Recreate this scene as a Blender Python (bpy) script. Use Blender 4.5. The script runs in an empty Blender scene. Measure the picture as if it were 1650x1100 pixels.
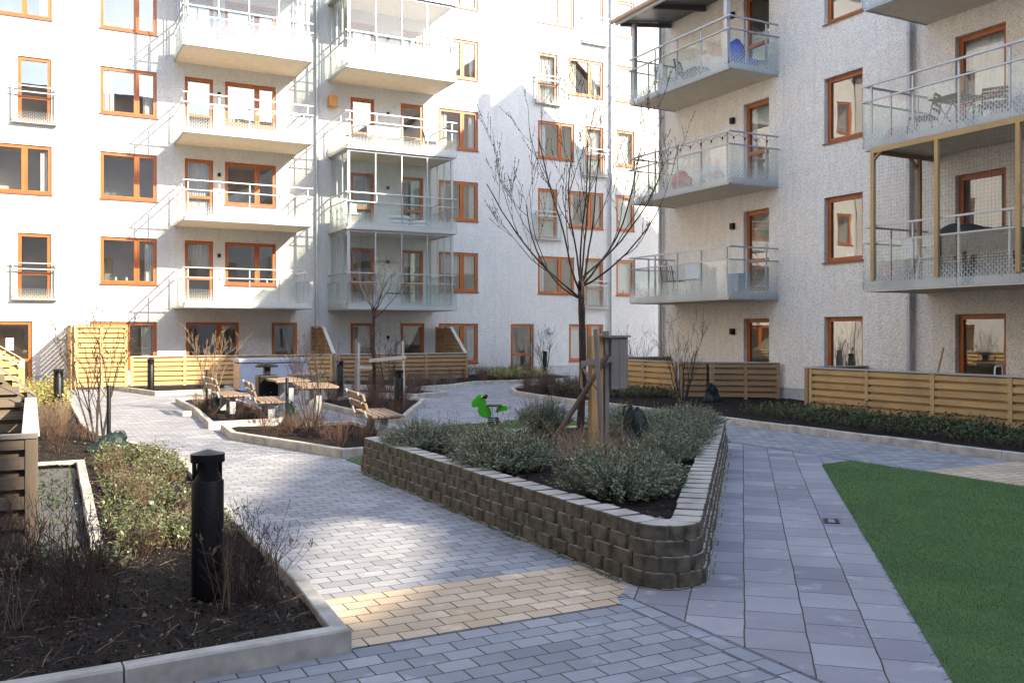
import bpy, bmesh, math, random
import numpy as np
from mathutils import Vector, Matrix, noise
R = math.radians
sc = bpy.context.scene
COL = sc.collection

# ------------------------------------------------------------------ camera
cam = bpy.data.cameras.new('camera'); co = bpy.data.objects.new('camera', cam); COL.objects.link(co)
co.location = (0, 0, 1.75)
co.rotation_euler = (R(90), 0, -math.atan2(.465, .885))
cam.sensor_width = 36; cam.lens = 32.2; cam.shift_y = -.0079
cam.clip_start = .05; cam.clip_end = 800
sc.camera = co
# ------------------------------------------------------------------ world, sun, exposure
SUN = Vector((1.5, -2.3, 1.5)).normalized()
w = bpy.data.worlds.new('World'); sc.world = w; w.use_nodes = True
nt = w.node_tree; nt.nodes.clear()
sky = nt.nodes.new('ShaderNodeTexSky'); sky.sky_type = 'NISHITA'; sky.sun_disc = False
sky.sun_elevation = math.asin(SUN.z); sky.sun_rotation = math.atan2(SUN.x, SUN.y)
sky.air_density = 1.0; sky.dust_density = .7; sky.ozone_density = 1.2
bg = nt.nodes.new('ShaderNodeBackground'); bg.inputs[1].default_value = .15
out = nt.nodes.new('ShaderNodeOutputWorld')
tint = nt.nodes.new('ShaderNodeMix'); tint.data_type = 'RGBA'; tint.blend_type = 'MULTIPLY'; tint.inputs[0].default_value = 1
tint.inputs[7].default_value = (1.0, .93, .86, 1)
nt.links.new(sky.outputs[0], tint.inputs[6]); nt.links.new(tint.outputs[2], bg.inputs[0]); nt.links.new(bg.outputs[0], out.inputs[0])
sl = bpy.data.lights.new('sun', 'SUN'); sl.energy = 2.7; sl.angle = R(.55); sl.color = (1, .87, .66)
so = bpy.data.objects.new('sun', sl); COL.objects.link(so)
so.rotation_euler = SUN.to_track_quat('Z', 'Y').to_euler()
sc.view_settings.view_transform = 'Standard'; sc.view_settings.look = 'None'
sc.view_settings.gamma = 1; sc.view_settings.exposure = 2.55
sc.render.engine = 'CYCLES'
sc.cycles.max_bounces = 7; sc.cycles.diffuse_bounces = 4; sc.cycles.glossy_bounces = 4; sc.cycles.transparent_max_bounces = 20; sc.cycles.caustics_reflective = False

# ------------------------------------------------------------------ materials
class NB:
    def __init__(s, name):
        s.m = bpy.data.materials.new(name); s.m.use_nodes = True
        s.t = s.m.node_tree; s.t.nodes.clear()
        s.out = s.n('ShaderNodeOutputMaterial')
    def n(s, ty, **kw):
        x = s.t.nodes.new(ty)
        for k, v in kw.items(): setattr(x, k, v)
        return x
    def l(s, a, b): s.t.links.new(a, b)
    def math(s, op, a, b=None, c=None):
        x = s.n('ShaderNodeMath', operation=op)
        for i, v in enumerate((a, b, c)):
            if v is None: continue
            if isinstance(v, (int, float)): x.inputs[i].default_value = v
            else: s.l(v, x.inputs[i])
        return x.outputs[0]
    def mix(s, f, a, b, bt='MIX'):
        x = s.n('ShaderNodeMix', data_type='RGBA', blend_type=bt)
        for i, v in ((0, f), (6, a), (7, b)):
            if isinstance(v, (int, float)): x.inputs[i].default_value = v
            elif isinstance(v, tuple): x.inputs[i].default_value = (*v, 1)
            else: s.l(v, x.inputs[i])
        return x.outputs[2]
    def ramp(s, f, stops):
        x = s.n('ShaderNodeValToRGB'); e = x.color_ramp.elements
        while len(e) > 1: e.remove(e[-1])
        for i, (p, c) in enumerate(stops):
            q = e[0] if i == 0 else e.new(p)
            q.position = p; q.color = (*c, 1) if isinstance(c, tuple) else (c, c, c, 1)
        s.l(f, x.inputs[0]); return x.outputs[0]
    def noise(s, vec, scale, detail=4, rough=.55):
        x = s.n('ShaderNodeTexNoise'); x.inputs['Scale'].default_value = scale
        x.inputs['Detail'].default_value = detail; x.inputs['Roughness'].default_value = rough
        s.l(vec, x.inputs['Vector']); return x.outputs[0]
    def pos(s, scale=(1, 1, 1), obj=False, rot=0):
        if obj: src = s.n('ShaderNodeTexCoord').outputs['Object']
        else: src = s.n('ShaderNodeNewGeometry').outputs['Position']
        mp = s.n('ShaderNodeMapping'); mp.inputs['Scale'].default_value = scale
        mp.inputs['Rotation'].default_value = (0, 0, rot)
        s.l(src, mp.inputs['Vector']); return mp.outputs[0]
    def bump(s, h, strength=.4, dist=.01):
        x = s.n('ShaderNodeBump'); x.inputs['Strength'].default_value = strength
        x.inputs['Distance'].default_value = dist; s.l(h, x.inputs['Height']); return x.outputs[0]
    def bsdf(s, color, rough=.6, metal=0, normal=None, spec=None, **kw):
        x = s.n('ShaderNodeBsdfPrincipled')
        for k, v in (('Base Color', color), ('Roughness', rough), ('Metallic', metal)):
            if isinstance(v, tuple): x.inputs[k].default_value = (*v, 1)
            elif isinstance(v, (int, float)): x.inputs[k].default_value = v
            else: s.l(v, x.inputs[k])
        if normal is not None: s.l(normal, x.inputs['Normal'])
        if spec is not None: x.inputs['Specular IOR Level'].default_value = spec
        for k, v in kw.items():
            x.inputs[k].default_value = v
        return x.outputs[0]
    def done(s, sh): s.l(sh, s.out.inputs[0]); return s.m

def noisy(name, c1, c2, scale=8, rough=.6, metal=0, bump=0, bscale=60, stretch=(1, 1, 1), obj=True, bd=.004, spec=None):
    b = NB(name); p = b.pos(stretch, obj)
    f = b.ramp(b.noise(p, scale), [(.32, 0.0), (.68, 1.0)])
    c = b.mix(f, c1, c2)
    nrm = b.bump(b.noise(p, bscale, 3), bump, bd) if bump else None
    return b.done(b.bsdf(c, rough, metal, nrm, spec))

def plaster(name, c1, c2, c3, grain, bstr):
    b = NB(name); p = b.pos()
    big = b.ramp(b.noise(p, .7, 3), [(.3, 0.), (.7, 1.)])
    mid = b.noise(b.pos((1, 1, .45)), 6, 4)
    vo = b.n('ShaderNodeTexVoronoi'); vo.inputs['Scale'].default_value = grain * .55; b.l(p, vo.inputs['Vector'])
    fine = b.noise(p, grain, 4, .65)
    pit = b.ramp(fine, [(.36, 0.), (.52, 1.)])
    c = b.mix(big, c1, c2)
    c = b.mix(b.math('MULTIPLY', b.math('SUBTRACT', 1.0, pit), .75), c, c3)
    c = b.mix(b.math('MULTIPLY', b.ramp(mid, [(.4, 0.), (.75, 1.)]), .25), c, c3)
    # drip streaks
    st = b.ramp(b.noise(b.pos((2.2, 2.2, .10)), 3.5, 4), [(.5, 0.), (.72, 1.)])
    c = b.mix(b.math('MULTIPLY', st, .15), c, c3)
    h = b.math('ADD', fine, b.math('MULTIPLY', vo.outputs[0], .6))
    return b.done(b.bsdf(c, .92, 0, b.bump(h, bstr, .02), .2))

M = {}
M['plasterA'] = plaster('white_render', (.60, .59, .57), (.55, .545, .535), (.36, .355, .35), 34, .6)
M['plasterB'] = plaster('grey_render', (.86, .815, .74), (.80, .765, .71), (.42, .39, .35), 30, .75)
M['plinth'] = noisy('plinth_concrete', (.42, .42, .42), (.33, .33, .33), 6, .9, bump=.3, obj=False)
M['concrete'] = noisy('balcony_concrete', (.66, .585, .46), (.58, .51, .40), 5, .85, bump=.15, obj=False)
M['kerb'] = noisy('kerb_stone', (.47, .435, .38), (.27, .25, .22), 5.5, .9, bump=.5, bscale=150, obj=False, bd=.003)
M['frame'] = noisy('stained_timber_frame', (.42, .118, .018), (.31, .08, .015), 6, .42, bump=.1, stretch=(1, 1, .3), obj=False)
M['sill'] = noisy('sill_metal', (.26, .06, .025), (.20, .05, .02), 5, .4, obj=False)
M['alu'] = noisy('light_aluminium', (.40, .42, .45), (.34, .36, .39), 4, .38, .55, obj=False)
M['pipe'] = noisy('pipe_metal', (.42, .43, .45), (.34, .35, .37), 2, .45, .5, obj=False)
M['black'] = noisy('black_powder_coat', (.004, .004, .0045), (.007, .007, .008), 5, .42, bump=.05, bscale=400, spec=.22)
M['blackmatt'] = noisy('black_matt', (.015, .015, .016), (.022, .022, .022), 20, .7)
M['rooftile'] = noisy('roof_tiles', (.16, .06, .045), (.10, .045, .04), 3, .8, bump=.5, bscale=12, obj=False, bd=.05)
M['roofmetal'] = noisy('roof_sheet', (.13, .13, .14), (.10, .10, .11), 3, .45, .4, obj=False)
M['trunk'] = noisy('dark_bark', (.055, .033, .025), (.02, .014, .012), 22, .9, bump=.9, bscale=70, stretch=(1, 1, .35), bd=.01)
M['twig'] = noisy('twig_bark', (.055, .038, .03), (.025, .018, .015), 12, .85)
M['twigblack'] = noisy('black_twig_bark', (.022, .016, .014), (.012, .009, .008), 12, .9, spec=.2)
M['twigpale'] = noisy('pale_twig_bark', (.20, .14, .09), (.11, .075, .05), 9, .85)
M['twigred'] = noisy('red_twig_bark', (.115, .06, .04), (.06, .036, .026), 9, .85)
M['twigdark'] = noisy('dark_red_twig', (.085, .045, .035), (.04, .023, .02), 9, .85)
M['flake'] = noisy('peeling_bark', (.28, .07, .03), (.12, .04, .02), 30, .8)
M['straw'] = noisy('dry_straw', (.34, .26, .16), (.22, .16, .10), 14, .9)
M['soil'] = noisy('bed_soil', (.026, .019, .015), (.011, .009, .008), 9, .97, bump=1.0, bscale=45, obj=False, bd=.03, spec=.15)
M['gravel'] = noisy('fine_gravel', (.13, .122, .118), (.04, .037, .035), 70, .95, bump=1., bscale=90, obj=False, bd=.01)
M['bag'] = noisy('green_tarpaulin', (.005, .019, .016), (.003, .010, .009), 7, .5, bump=.5, bscale=28, bd=.02, spec=.3)
M['white'] = noisy('white_paint', (.74, .74, .73), (.68, .68, .67), 5, .5)
M['cloth'] = noisy('white_cloth', (.66, .65, .62), (.55, .54, .52), 12, .9, bump=.3)
M['blind'] = noisy('pale_blind', (.60, .59, .55), (.52, .51, .47), 2, .9)
M['room'] = noisy('room_paint', (.60, .55, .49), (.42, .385, .34), .8, .9, obj=False)
M['dark'] = noisy('dark_weave', (.03, .03, .032), (.05, .05, .052), 30, .8, bump=.5, bscale=120)
M['bluegrey'] = noisy('blue_grey_lacquer', (.30, .34, .43), (.26, .30, .38), 3, .4)
M['peach'] = noisy('gutter_and_lit_end', (.52, .38, .27), (.46, .33, .23), 5, .6)
M['green'] = noisy('bright_green_plastic', (.05, .38, .015), (.04, .32, .012), 4, .38, bump=.05)
M['rope'] = noisy('orange_paint', (.55, .25, .06), (.45, .2, .05), 6, .6)
M['red'] = noisy('red_fabric', (.5, .10, .06), (.42, .07, .05), 9, .8)
M['blue'] = noisy('blue_plastic', (.02, .08, .45), (.02, .06, .35), 9, .4)
M['cast'] = noisy('cast_iron', (.09, .085, .08), (.05, .05, .05), 30, .6, .6, bump=.3)
M['skyglass'] = noisy('lamp_opal', (.42, .45, .50), (.36, .39, .44), 3, .25)

def wood(name, c1, c2, c3, axis=0, rough=.75):
    b = NB(name)
    s = [14, 14, 14]; s[axis] = .9
    p = b.pos(tuple(s), True)
    rnd = b.n('ShaderNodeNewGeometry').outputs['Random Per Island']
    g = b.noise(p, 2.2, 5, .6)
    knot = b.ramp(b.noise(b.pos((3, 3, 3), True), 3.1, 2), [(.68, 0.), (.76, 1.)])
    c = b.mix(b.ramp(g, [(.3, 0.), (.7, 1.)]), c1, c2)
    c = b.mix(b.math('MULTIPLY', knot, .55), c, c3)
    c = b.mix(b.math('MULTIPLY', rnd, .5), c, b.mix(.5, c, c3))
    gr = b.ramp(b.noise(b.pos((1, 1, 1)), 1.7, 4, .6), [(.42, 0.), (.75, 1.)])
    c = b.mix(b.math('MULTIPLY', gr, .5), c, b.mix(.5, c3, (.22, .20, .18)))
    return b.done(b.bsdf(c, rough, 0, b.bump(g, .35, .005), .25))
W3 = {}
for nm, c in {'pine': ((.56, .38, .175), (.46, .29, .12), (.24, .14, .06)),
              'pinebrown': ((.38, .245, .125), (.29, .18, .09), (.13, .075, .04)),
              'weather': ((.165, .13, .095), (.115, .09, .066), (.06, .045, .034)),
              'greywood': ((.25, .225, .21), (.18, .16, .15), (.10, .085, .075)),
              'cap': ((.50, .47, .42), (.40, .37, .33), (.28, .24, .2)),
              'teak': ((.29, .205, .14), (.22, .15, .10), (.12, .08, .055)),
              'stake': ((.13, .08, .05), (.08, .05, .033), (.045, .03, .02))}.items():
    for ax, an in enumerate('xyz'):
        W3[nm + an] = wood(nm + '_' + an, *c, axis=ax)

def paver(name, ca, cb, bw, rh, rot=0, mort=.008, moss=.6, off=.5, shift=(0, 0)):
    b = NB(name); src = b.n('ShaderNodeNewGeometry').outputs['Position']
    mp = b.n('ShaderNodeMapping', vector_type='POINT'); mp.inputs['Rotation'].default_value = (0, 0, rot)
    mp.inputs['Location'].default_value = (shift[0], shift[1], 0); b.l(src, mp.inputs[0])
    # small wander so that joints are not ruler straight
    nz = b.n('ShaderNodeTexNoise'); nz.inputs['Scale'].default_value = 2.3; b.l(src, nz.inputs['Vector'])
    wv = b.n('ShaderNodeVectorMath', operation='MULTIPLY_ADD'); b.l(nz.outputs[1], wv.inputs[0])
    wv.inputs[1].default_value = (.022, .022, 0); b.l(mp.outputs[0], wv.inputs[2])
    br = b.n('ShaderNodeTexBrick'); br.offset = off; br.inputs['Scale'].default_value = 1
    br.inputs['Brick Width'].default_value = bw; br.inputs['Row Height'].default_value = rh
    br.inputs['Mortar Size'].default_value = mort * .62; br.inputs['Mortar Smooth'].default_value = .35
    br.inputs['Color1'].default_value = (0, 0, 0, 1); br.inputs['Color2'].default_value = (1, 1, 1, 1)
    br.inputs['Bias'].default_value = 0
    b.l(wv.outputs[0], br.inputs['Vector'])
    p = b.pos()
    tone = b.math('MULTIPLY', br.outputs[0], 1.8)
    c = b.mix(br.outputs[0], ca, cb)
    fine = b.noise(p, 170, 3, .7)
    c = b.mix(b.math('MULTIPLY', b.ramp(fine, [(.35, 1.), (.6, 0.)]), .35), c, tuple(x * .55 for x in ca))
    stain = b.ramp(b.noise(p, 1.1, 5, .6), [(.42, 0.), (.72, 1.)])
    c = b.mix(b.math('MULTIPLY', stain, .45), c, tuple(x * .62 for x in ca))
    pale = b.ramp(b.noise(p, 3.3, 4, .65), [(.58, 0.), (.72, 1.)])
    c = b.mix(b.math('MULTIPLY', pale, .42), c, tuple(min(1, x * 1.45) for x in cb))
    mossf = b.ramp(b.noise(p, 2.1, 4), [(.45, 0.), (.62, 1.)])
    jc = b.mix(b.math('MULTIPLY', mossf, moss), (.05, .043, .036), (.075, .085, .03))
    c = b.mix(br.outputs['Fac'], c, jc)
    h = b.math('SUBTRACT', b.math('ADD', b.math('MULTIPLY', fine, .10), b.math('MULTIPLY', tone, .12)), br.outputs['Fac'])
    return b.done(b.bsdf(c, .85, 0, b.bump(h, .8, .006), .3))
M['paver'] = paver('grey_block_paving', (.215, .217, .235), (.34, .34, .355), .21, .14, moss=.8)
M['paverborder'] = paver('grey_border_paving', (.225, .23, .255), (.30, .305, .33), .21, .14, rot=R(90), shift=(.03, 0))
M['yellow'] = paver('buff_block_paving', (.46, .345, .225), (.60, .475, .34), .21, .14, shift=(0, .0))
SA = math.atan2(.745, .667)
M['slab'] = paver('grey_paving_slabs', (.22, .21, .232), (.34, .325, .34), .35, .35, rot=-SA, mort=.008, moss=1.0)

def foliage(name, stops, rough=.55, spec=.4, trans=.0):
    b = NB(name)
    rnd = b.n('ShaderNodeNewGeometry').outputs['Random Per Island']
    c = b.ramp(rnd, stops)
    d = b.bsdf(c, rough, spec=spec)
    if trans:
        t = b.n('ShaderNodeBsdfTranslucent'); b.l(c, t.inputs[0])
        m = b.n('ShaderNodeMixShader'); m.inputs[0].default_value = trans
        b.l(d, m.inputs[1]); b.l(t.outputs[0], m.inputs[2]); d = m.outputs[0]
    return b.done(d)
M['soilchip'] = foliage('soil_crumbs', [(0, (.006, .005, .004)), (.5, (.028, .021, .017)), (1, (.085, .068, .058))], .95, .1)
M['lav'] = foliage('lavender_leaf', [(0, (.055, .075, .045)), (.35, (.15, .185, .12)), (.75, (.27, .32, .225)), (1, (.34, .35, .21))], .7, .2, .2)
M['lavg'] = foliage('fresh_lavender_leaf', [(0, (.13, .17, .08)), (.5, (.22, .27, .14)), (1, (.33, .36, .2))], .7, .2, .2)
M['ivy'] = foliage('glossy_leaf', [(0, (.03, .045, .012)), (.4, (.07, .095, .03)), (.8, (.14, .165, .07)), (1, (.21, .19, .10))], .28, .6, .12)  # paler stops stand in for glints on the leaves
M['dkleaf'] = foliage('dark_groundcover_leaf', [(0, (.02, .042, .014)), (.5, (.04, .075, .02)), (.9, (.07, .105, .03)), (1, (.16, .10, .04))], .45, .5, .15)
M['yelleaf'] = foliage('yellow_green_leaf', [(0, (.20, .21, .05)), (.5, (.30, .30, .09)), (1, (.38, .30, .12))], .6, .3, .2)
M['blade'] = foliage('turf_blade', [(0, (.055, .125, .018)), (.5, (.085, .18, .028)), (.9, (.13, .225, .045)), (1, (.26, .28, .12))], .5, .3, .1)
M['turf'] = noisy('turf_backing', (.065, .125, .03), (.04, .085, .02), 1.6, .9, bump=.8, bscale=180, obj=False, bd=.01)
M['blade2'] = foliage('sunny_turf_blade', [(0, (.06, .14, .02)), (1, (.16, .22, .05))], .5, .3, .1)
M['block_face'] = noisy('split_block_face', (.155, .135, .105), (.06, .053, .042), 11, .95, bump=.8, bscale=110, obj=False, bd=.01, spec=.15)
M['block_top'] = noisy('block_top', (.40, .37, .32), (.25, .23, .20), 5, .9, bump=.4, bscale=120, obj=False)

def glass(name, ior, tint, rough=0.0, frit=False, refl=1.0, frost=0):
    b = NB(name)
    tr = b.n('ShaderNodeBsdfTransparent'); tr.inputs[0].default_value = (*tint, 1)
    gl = b.n('ShaderNodeBsdfGlossy'); gl.inputs['Roughness'].default_value = rough
    gl.inputs[0].default_value = (refl, refl, refl, 1)
    wz = b.noise(b.pos((1, 1, .6)), 1.1, 2)
    b.l(b.bump(wz, .012 if not frit else .12, .1), gl.inputs['Normal'])
    gm = b.n('ShaderNodeNewGeometry'); dt = b.n('ShaderNodeVectorMath', operation='DOT_PRODUCT')
    b.l(gm.outputs['Normal'], dt.inputs[0]); b.l(gm.outputs['Incoming'], dt.inputs[1])
    r0 = ((ior - 1) / (ior + 1)) ** 2
    f5 = b.math('POWER', b.math('SUBTRACT', 1.0, b.math('ABSOLUTE', dt.outputs['Value'])), 5.0)
    fr = b.math('MULTIPLY_ADD', f5, 1 - r0, r0)      # Schlick, the same from both sides
    m = b.n('ShaderNodeMixShader'); b.l(fr, m.inputs[0]); b.l(tr.outputs[0], m.inputs[1]); b.l(gl.outputs[0], m.inputs[2])
    sh = m.outputs[0]
    if frit:   # printed honeycomb pattern that thins out upwards
        g = b.n('ShaderNodeNewGeometry'); sp = b.n('ShaderNodeSeparateXYZ'); b.l(g.outputs['Position'], sp.inputs[0])
        u = b.math('DIVIDE', b.math('ADD', sp.outputs[0], sp.outputs[1]), .055)
        h = b.math('MODULO', b.math('SUBTRACT', sp.outputs[2], 2.62), 2.9)
        colm = b.math('MODULO', b.math('FLOOR', u), 2.0)
        v = b.math('ADD', b.math('DIVIDE', h, .105), b.math('MULTIPLY', colm, .5))
        du = b.math('SUBTRACT', b.math('FRACT', u), .5); dv = b.math('SUBTRACT', b.math('FRACT', v), .5)
        # wider cells overlap neighbouring columns: stretched capsules
        e = b.math('ADD', b.math('POWER', b.math('ABSOLUTE', b.math('DIVIDE', du, .47)), 2.0),
                   b.math('POWER', b.math('ABSOLUTE', b.math('DIVIDE', dv, .47)), 3.0))
        r = b.n('ShaderNodeMapRange'); r.inputs['From Min'].default_value = -.06; r.inputs['From Max'].default_value = .58
        r.inputs['To Min'].default_value = .12; r.inputs['To Max'].default_value = 1.5
        b.l(h, r.inputs['Value'])
        mask = b.math('GREATER_THAN', e, r.outputs[0])
        mask = b.math('MULTIPLY', mask, b.math('LESS_THAN', h, .62))
        mask = b.math('MULTIPLY', mask, .7)
        d = b.bsdf((.66, .69, .70), .5)
        tl = b.n('ShaderNodeBsdfTranslucent'); tl.inputs[0].default_value = (.7, .73, .74, 1)
        dm = b.n('ShaderNodeMixShader'); dm.inputs[0].default_value = .35; b.l(d, dm.inputs[1]); b.l(tl.outputs[0], dm.inputs[2])
        m2 = b.n('ShaderNodeMixShader'); b.l(mask, m2.inputs[0]); b.l(sh, m2.inputs[1]); b.l(dm.outputs[0], m2.inputs[2])
        sh = m2.outputs[0]
    return b.done(sh)
M['winglass'] = glass('window_glass', 2.5, (.80, .83, .83))
M['balglass'] = glass('balcony_glass', 1.45, (.93, .95, .945))
M['frit'] = glass('printed_railing_glass', 1.5, (.93, .955, .95), frit=True)

# ------------------------------------------------------------------ geometry helpers
class MB:
    def __init__(s): s.v = []; s.f = []; s.mi = []; s.cur = 0
    def add(s, vs, fs):
        o = len(s.v); s.v += [tuple(v) for v in vs]
        for f in fs: s.f.append(tuple(i + o for i in f)); s.mi.append(s.cur)
    def box(s, x0, x1, y0, y1, z0, z1):
        if x0 > x1: x0, x1 = x1, x0
        if y0 > y1: y0, y1 = y1, y0
        if z0 > z1: z0, z1 = z1, z0
        s.add([(x0, y0, z0), (x1, y0, z0), (x1, y1, z0), (x0, y1, z0), (x0, y0, z1), (x1, y0, z1), (x1, y1, z1), (x0, y1, z1)],
              [(0, 3, 2, 1), (4, 5, 6, 7), (0, 1, 5, 4), (1, 2, 6, 5), (2, 3, 7, 6), (3, 0, 4, 7)])
    def quad(s, *p): s.add(p, [tuple(range(len(p)))])
    def prism(s, poly, z0, z1):
        n = len(poly); a = sum(poly[i][0] * poly[(i + 1) % n][1] - poly[(i + 1) % n][0] * poly[i][1] for i in range(n))
        if a < 0: poly = poly[::-1]
        zz0 = z0 if hasattr(z0, '__len__') else [z0] * n; zz1 = z1 if hasattr(z1, '__len__') else [z1] * n
        s.add([(p[0], p[1], zz0[i]) for i, p in enumerate(poly)] + [(p[0], p[1], zz1[i]) for i, p in enumerate(poly)],
              [tuple(range(n))[::-1], tuple(range(n, 2 * n))] + [(i, (i + 1) % n, n + (i + 1) % n, n + i) for i in range(n)])
    def extr(s, pts, ax, a, b):       # outline in the plane across axis ax, extruded a..b along it
        n = len(pts)
        def mk(p, t):
            if ax == 0: return (t, p[0], p[1])
            if ax == 1: return (p[0], t, p[1])
            return (p[0], p[1], t)
        s.add([mk(p, a) for p in pts] + [mk(p, b) for p in pts],
              [tuple(range(n))[::-1], tuple(range(n, 2 * n))] + [(i, (i + 1) % n, n + (i + 1) % n, n + i) for i in range(n)])
    def tube(s, pts, rad, n=6, cap=True):
        pts = [Vector(p) for p in pts]; m = len(pts)
        if not hasattr(rad, '__len__'): rad = [rad] * m
        o = len(s.v); ref = None
        for i, p in enumerate(pts):
            d = (pts[min(i + 1, m - 1)] - pts[max(i - 1, 0)])
            if d.length < 1e-9: d = Vector((0, 0, 1))
            d.normalize()
            if ref is None: ref = Vector((1, 0, 0)) if abs(d.x) < .9 else Vector((0, 1, 0))
            a = (ref - d * ref.dot(d))
            if a.length < 1e-6: a = d.orthogonal()
            a.normalize(); ref = a; c = d.cross(a)
            for k in range(n):
                t = 2 * math.pi * k / n; q = p + (a * math.cos(t) + c * math.sin(t)) * rad[i]
                s.v.append((q.x, q.y, q.z))
        for i in range(m - 1):
            for k in range(n):
                s.f.append((o + i * n + k, o + i * n + (k + 1) % n, o + (i + 1) * n + (k + 1) % n, o + (i + 1) * n + k)); s.mi.append(s.cur)
        if cap and n > 2:
            s.f.append(tuple(o + k for k in range(n))[::-1]); s.mi.append(s.cur)
            s.f.append(tuple(o + (m - 1) * n + k for k in range(n))); s.mi.append(s.cur)
    def lathe(s, prof, n=24, c=(0, 0, 0)):
        o = len(s.v)
        for r, z in prof:
            for k in range(n):
                t = 2 * math.pi * k / n; s.v.append((c[0] + r * math.cos(t), c[1] + r * math.sin(t), c[2] + z))
        for i in range(len(prof) - 1):
            for k in range(n):
                s.f.append((o + i * n + k, o + i * n + (k + 1) % n, o + (i + 1) * n + (k + 1) % n, o + (i + 1) * n + k)); s.mi.append(s.cur)
        s.f.append(tuple(o + k for k in range(n))[::-1]); s.mi.append(s.cur)
        s.f.append(tuple(o + (len(prof) - 1) * n + k for k in range(n))); s.mi.append(s.cur)
    def obar(s, p, q, wd, ht):       # bar between two points
        p = Vector(p); q = Vector(q); d = (q - p).normalized()
        up = Vector((0, 0, 1)) if abs(d.z) < .95 else Vector((0, 1, 0))
        a = d.cross(up).normalized() * wd / 2; b = a.cross(d).normalized() * ht / 2
        vs = [p - a - b, p + a - b, p + a + b, p - a + b, q - a - b, q + a - b, q + a + b, q - a + b]
        s.add(vs, [(0, 1, 2, 3), (7, 6, 5, 4), (0, 4, 5, 1), (1, 5, 6, 2), (2, 6, 7, 3), (3, 7, 4, 0)])
    def build(s, name, mats, parent=None, smooth=False, fix=True, bevel=0):
        me = bpy.data.meshes.new(name); me.from_pydata(s.v, [], s.f)
        if not isinstance(mats, (list, tuple)): mats = [mats]
        for m in mats: me.materials.append(m)
        if len(mats) > 1: me.polygons.foreach_set('material_index', s.mi)
        if smooth: me.polygons.foreach_set('use_smooth', [True] * len(me.polygons))
        if fix and len(s.f) < 60000:
            b = bmesh.new(); b.from_mesh(me); bmesh.ops.recalc_face_normals(b, faces=b.faces); b.to_mesh(me); b.free()
        me.update()
        o = bpy.data.objects.new(name, me); COL.objects.link(o)
        if bevel:
            md = o.modifiers.new('bevel', 'BEVEL'); md.width = bevel; md.segments = 2; md.limit_method = 'ANGLE'; md.angle_limit = R(40)
        if smooth:
            try: me.set_sharp_from_angle(angle=R(40))
            except Exception: pass
        if parent: o.parent = parent
        return o

def tag(o, label=None, cat=None, group=None, kind=None):
    if label: o['label'] = label
    if cat: o['category'] = cat
    if group: o['group'] = group
    if kind: o['kind'] = kind
    return o
def empty(name, loc=(0, 0, 0), rz=0):
    o = bpy.data.objects.new(name, None); o.empty_display_size = .2; o.location = loc; o.rotation_euler = (0, 0, rz); COL.objects.link(o); return o
def struct(mb, name, mat, label, cat, **k):
    return tag(mb.build(name, mat, **k), label, cat, kind='structure')
def copy_tree(o, parent=None):
    c = o.copy(); COL.objects.link(c); c.parent = parent
    for ch in [x for x in KIDS(o)]: copy_tree(ch, c)
    return c
def KIDS(o): return [x for x in list(o.children)]

# ------------------------------------------------------------------ ground and paving
g = MB(); g.quad((-150, -150, 0), (150, -150, 0), (150, 150, 0), (-150, 150, 0))
struct(g, 'ground', M['plinth'], 'plain ground sheet under and around the courtyard', 'ground', fix=False)
g = MB(); g.quad((-3.4, -6, .006), (17.1, -6, .006), (17.1, 34.0, .006), (-3.4, 34.0, .006))
struct(g, 'block_paving', M['paver'], 'grey block paving of the courtyard path laid in half bond', 'paving', fix=False)
def sheet(poly, z, name, mat, label, cat):
    g = MB(); g.add([(x, y, z) for x, y in poly], [tuple(range(len(poly)))])
    return struct(g, name, mat, label, cat, fix=False)
sheet([(1.5, 4.9), (3.36, 4.9), (3.42, 5.02), (3.64, 5.2), (3.64, 5.88), (1.5, 5.88)], .011, 'buff_paving', M['yellow'], 'buff coloured paving band crossing the path by the planter corner', 'paving')
sheet([(10.0, 6.55), (11.9, 6.55), (11.9, 7.83), (10.0, 7.83)], .011, 'buff_paving', M['yellow'], 'buff coloured paving band between the lawn and the right kerb', 'paving')
sheet([(3.51, 2.45), (3.51, 5.3), (9.94, 11.93), (9.94, 9.2), (9.29, 8.85)], .010, 'slab_paving', M['slab'], 'large grey paving slabs between the planter and the big lawn', 'paving')
sheet([(3.365, 2.0), (3.497, 2.0), (3.497, 5.0), (3.365, 5.0)], .0105, 'border_paving', M['paverborder'], 'single border row of grey pavers beside the large slabs', 'paving')
sheet([(9.94, 7.83), (10.08, 7.83), (10.08, 11.6), (9.94, 11.6)], .015, 'border_paving', M['paverborder'], 'single border row of grey pavers at the far end of the slabs', 'paving')

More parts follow.
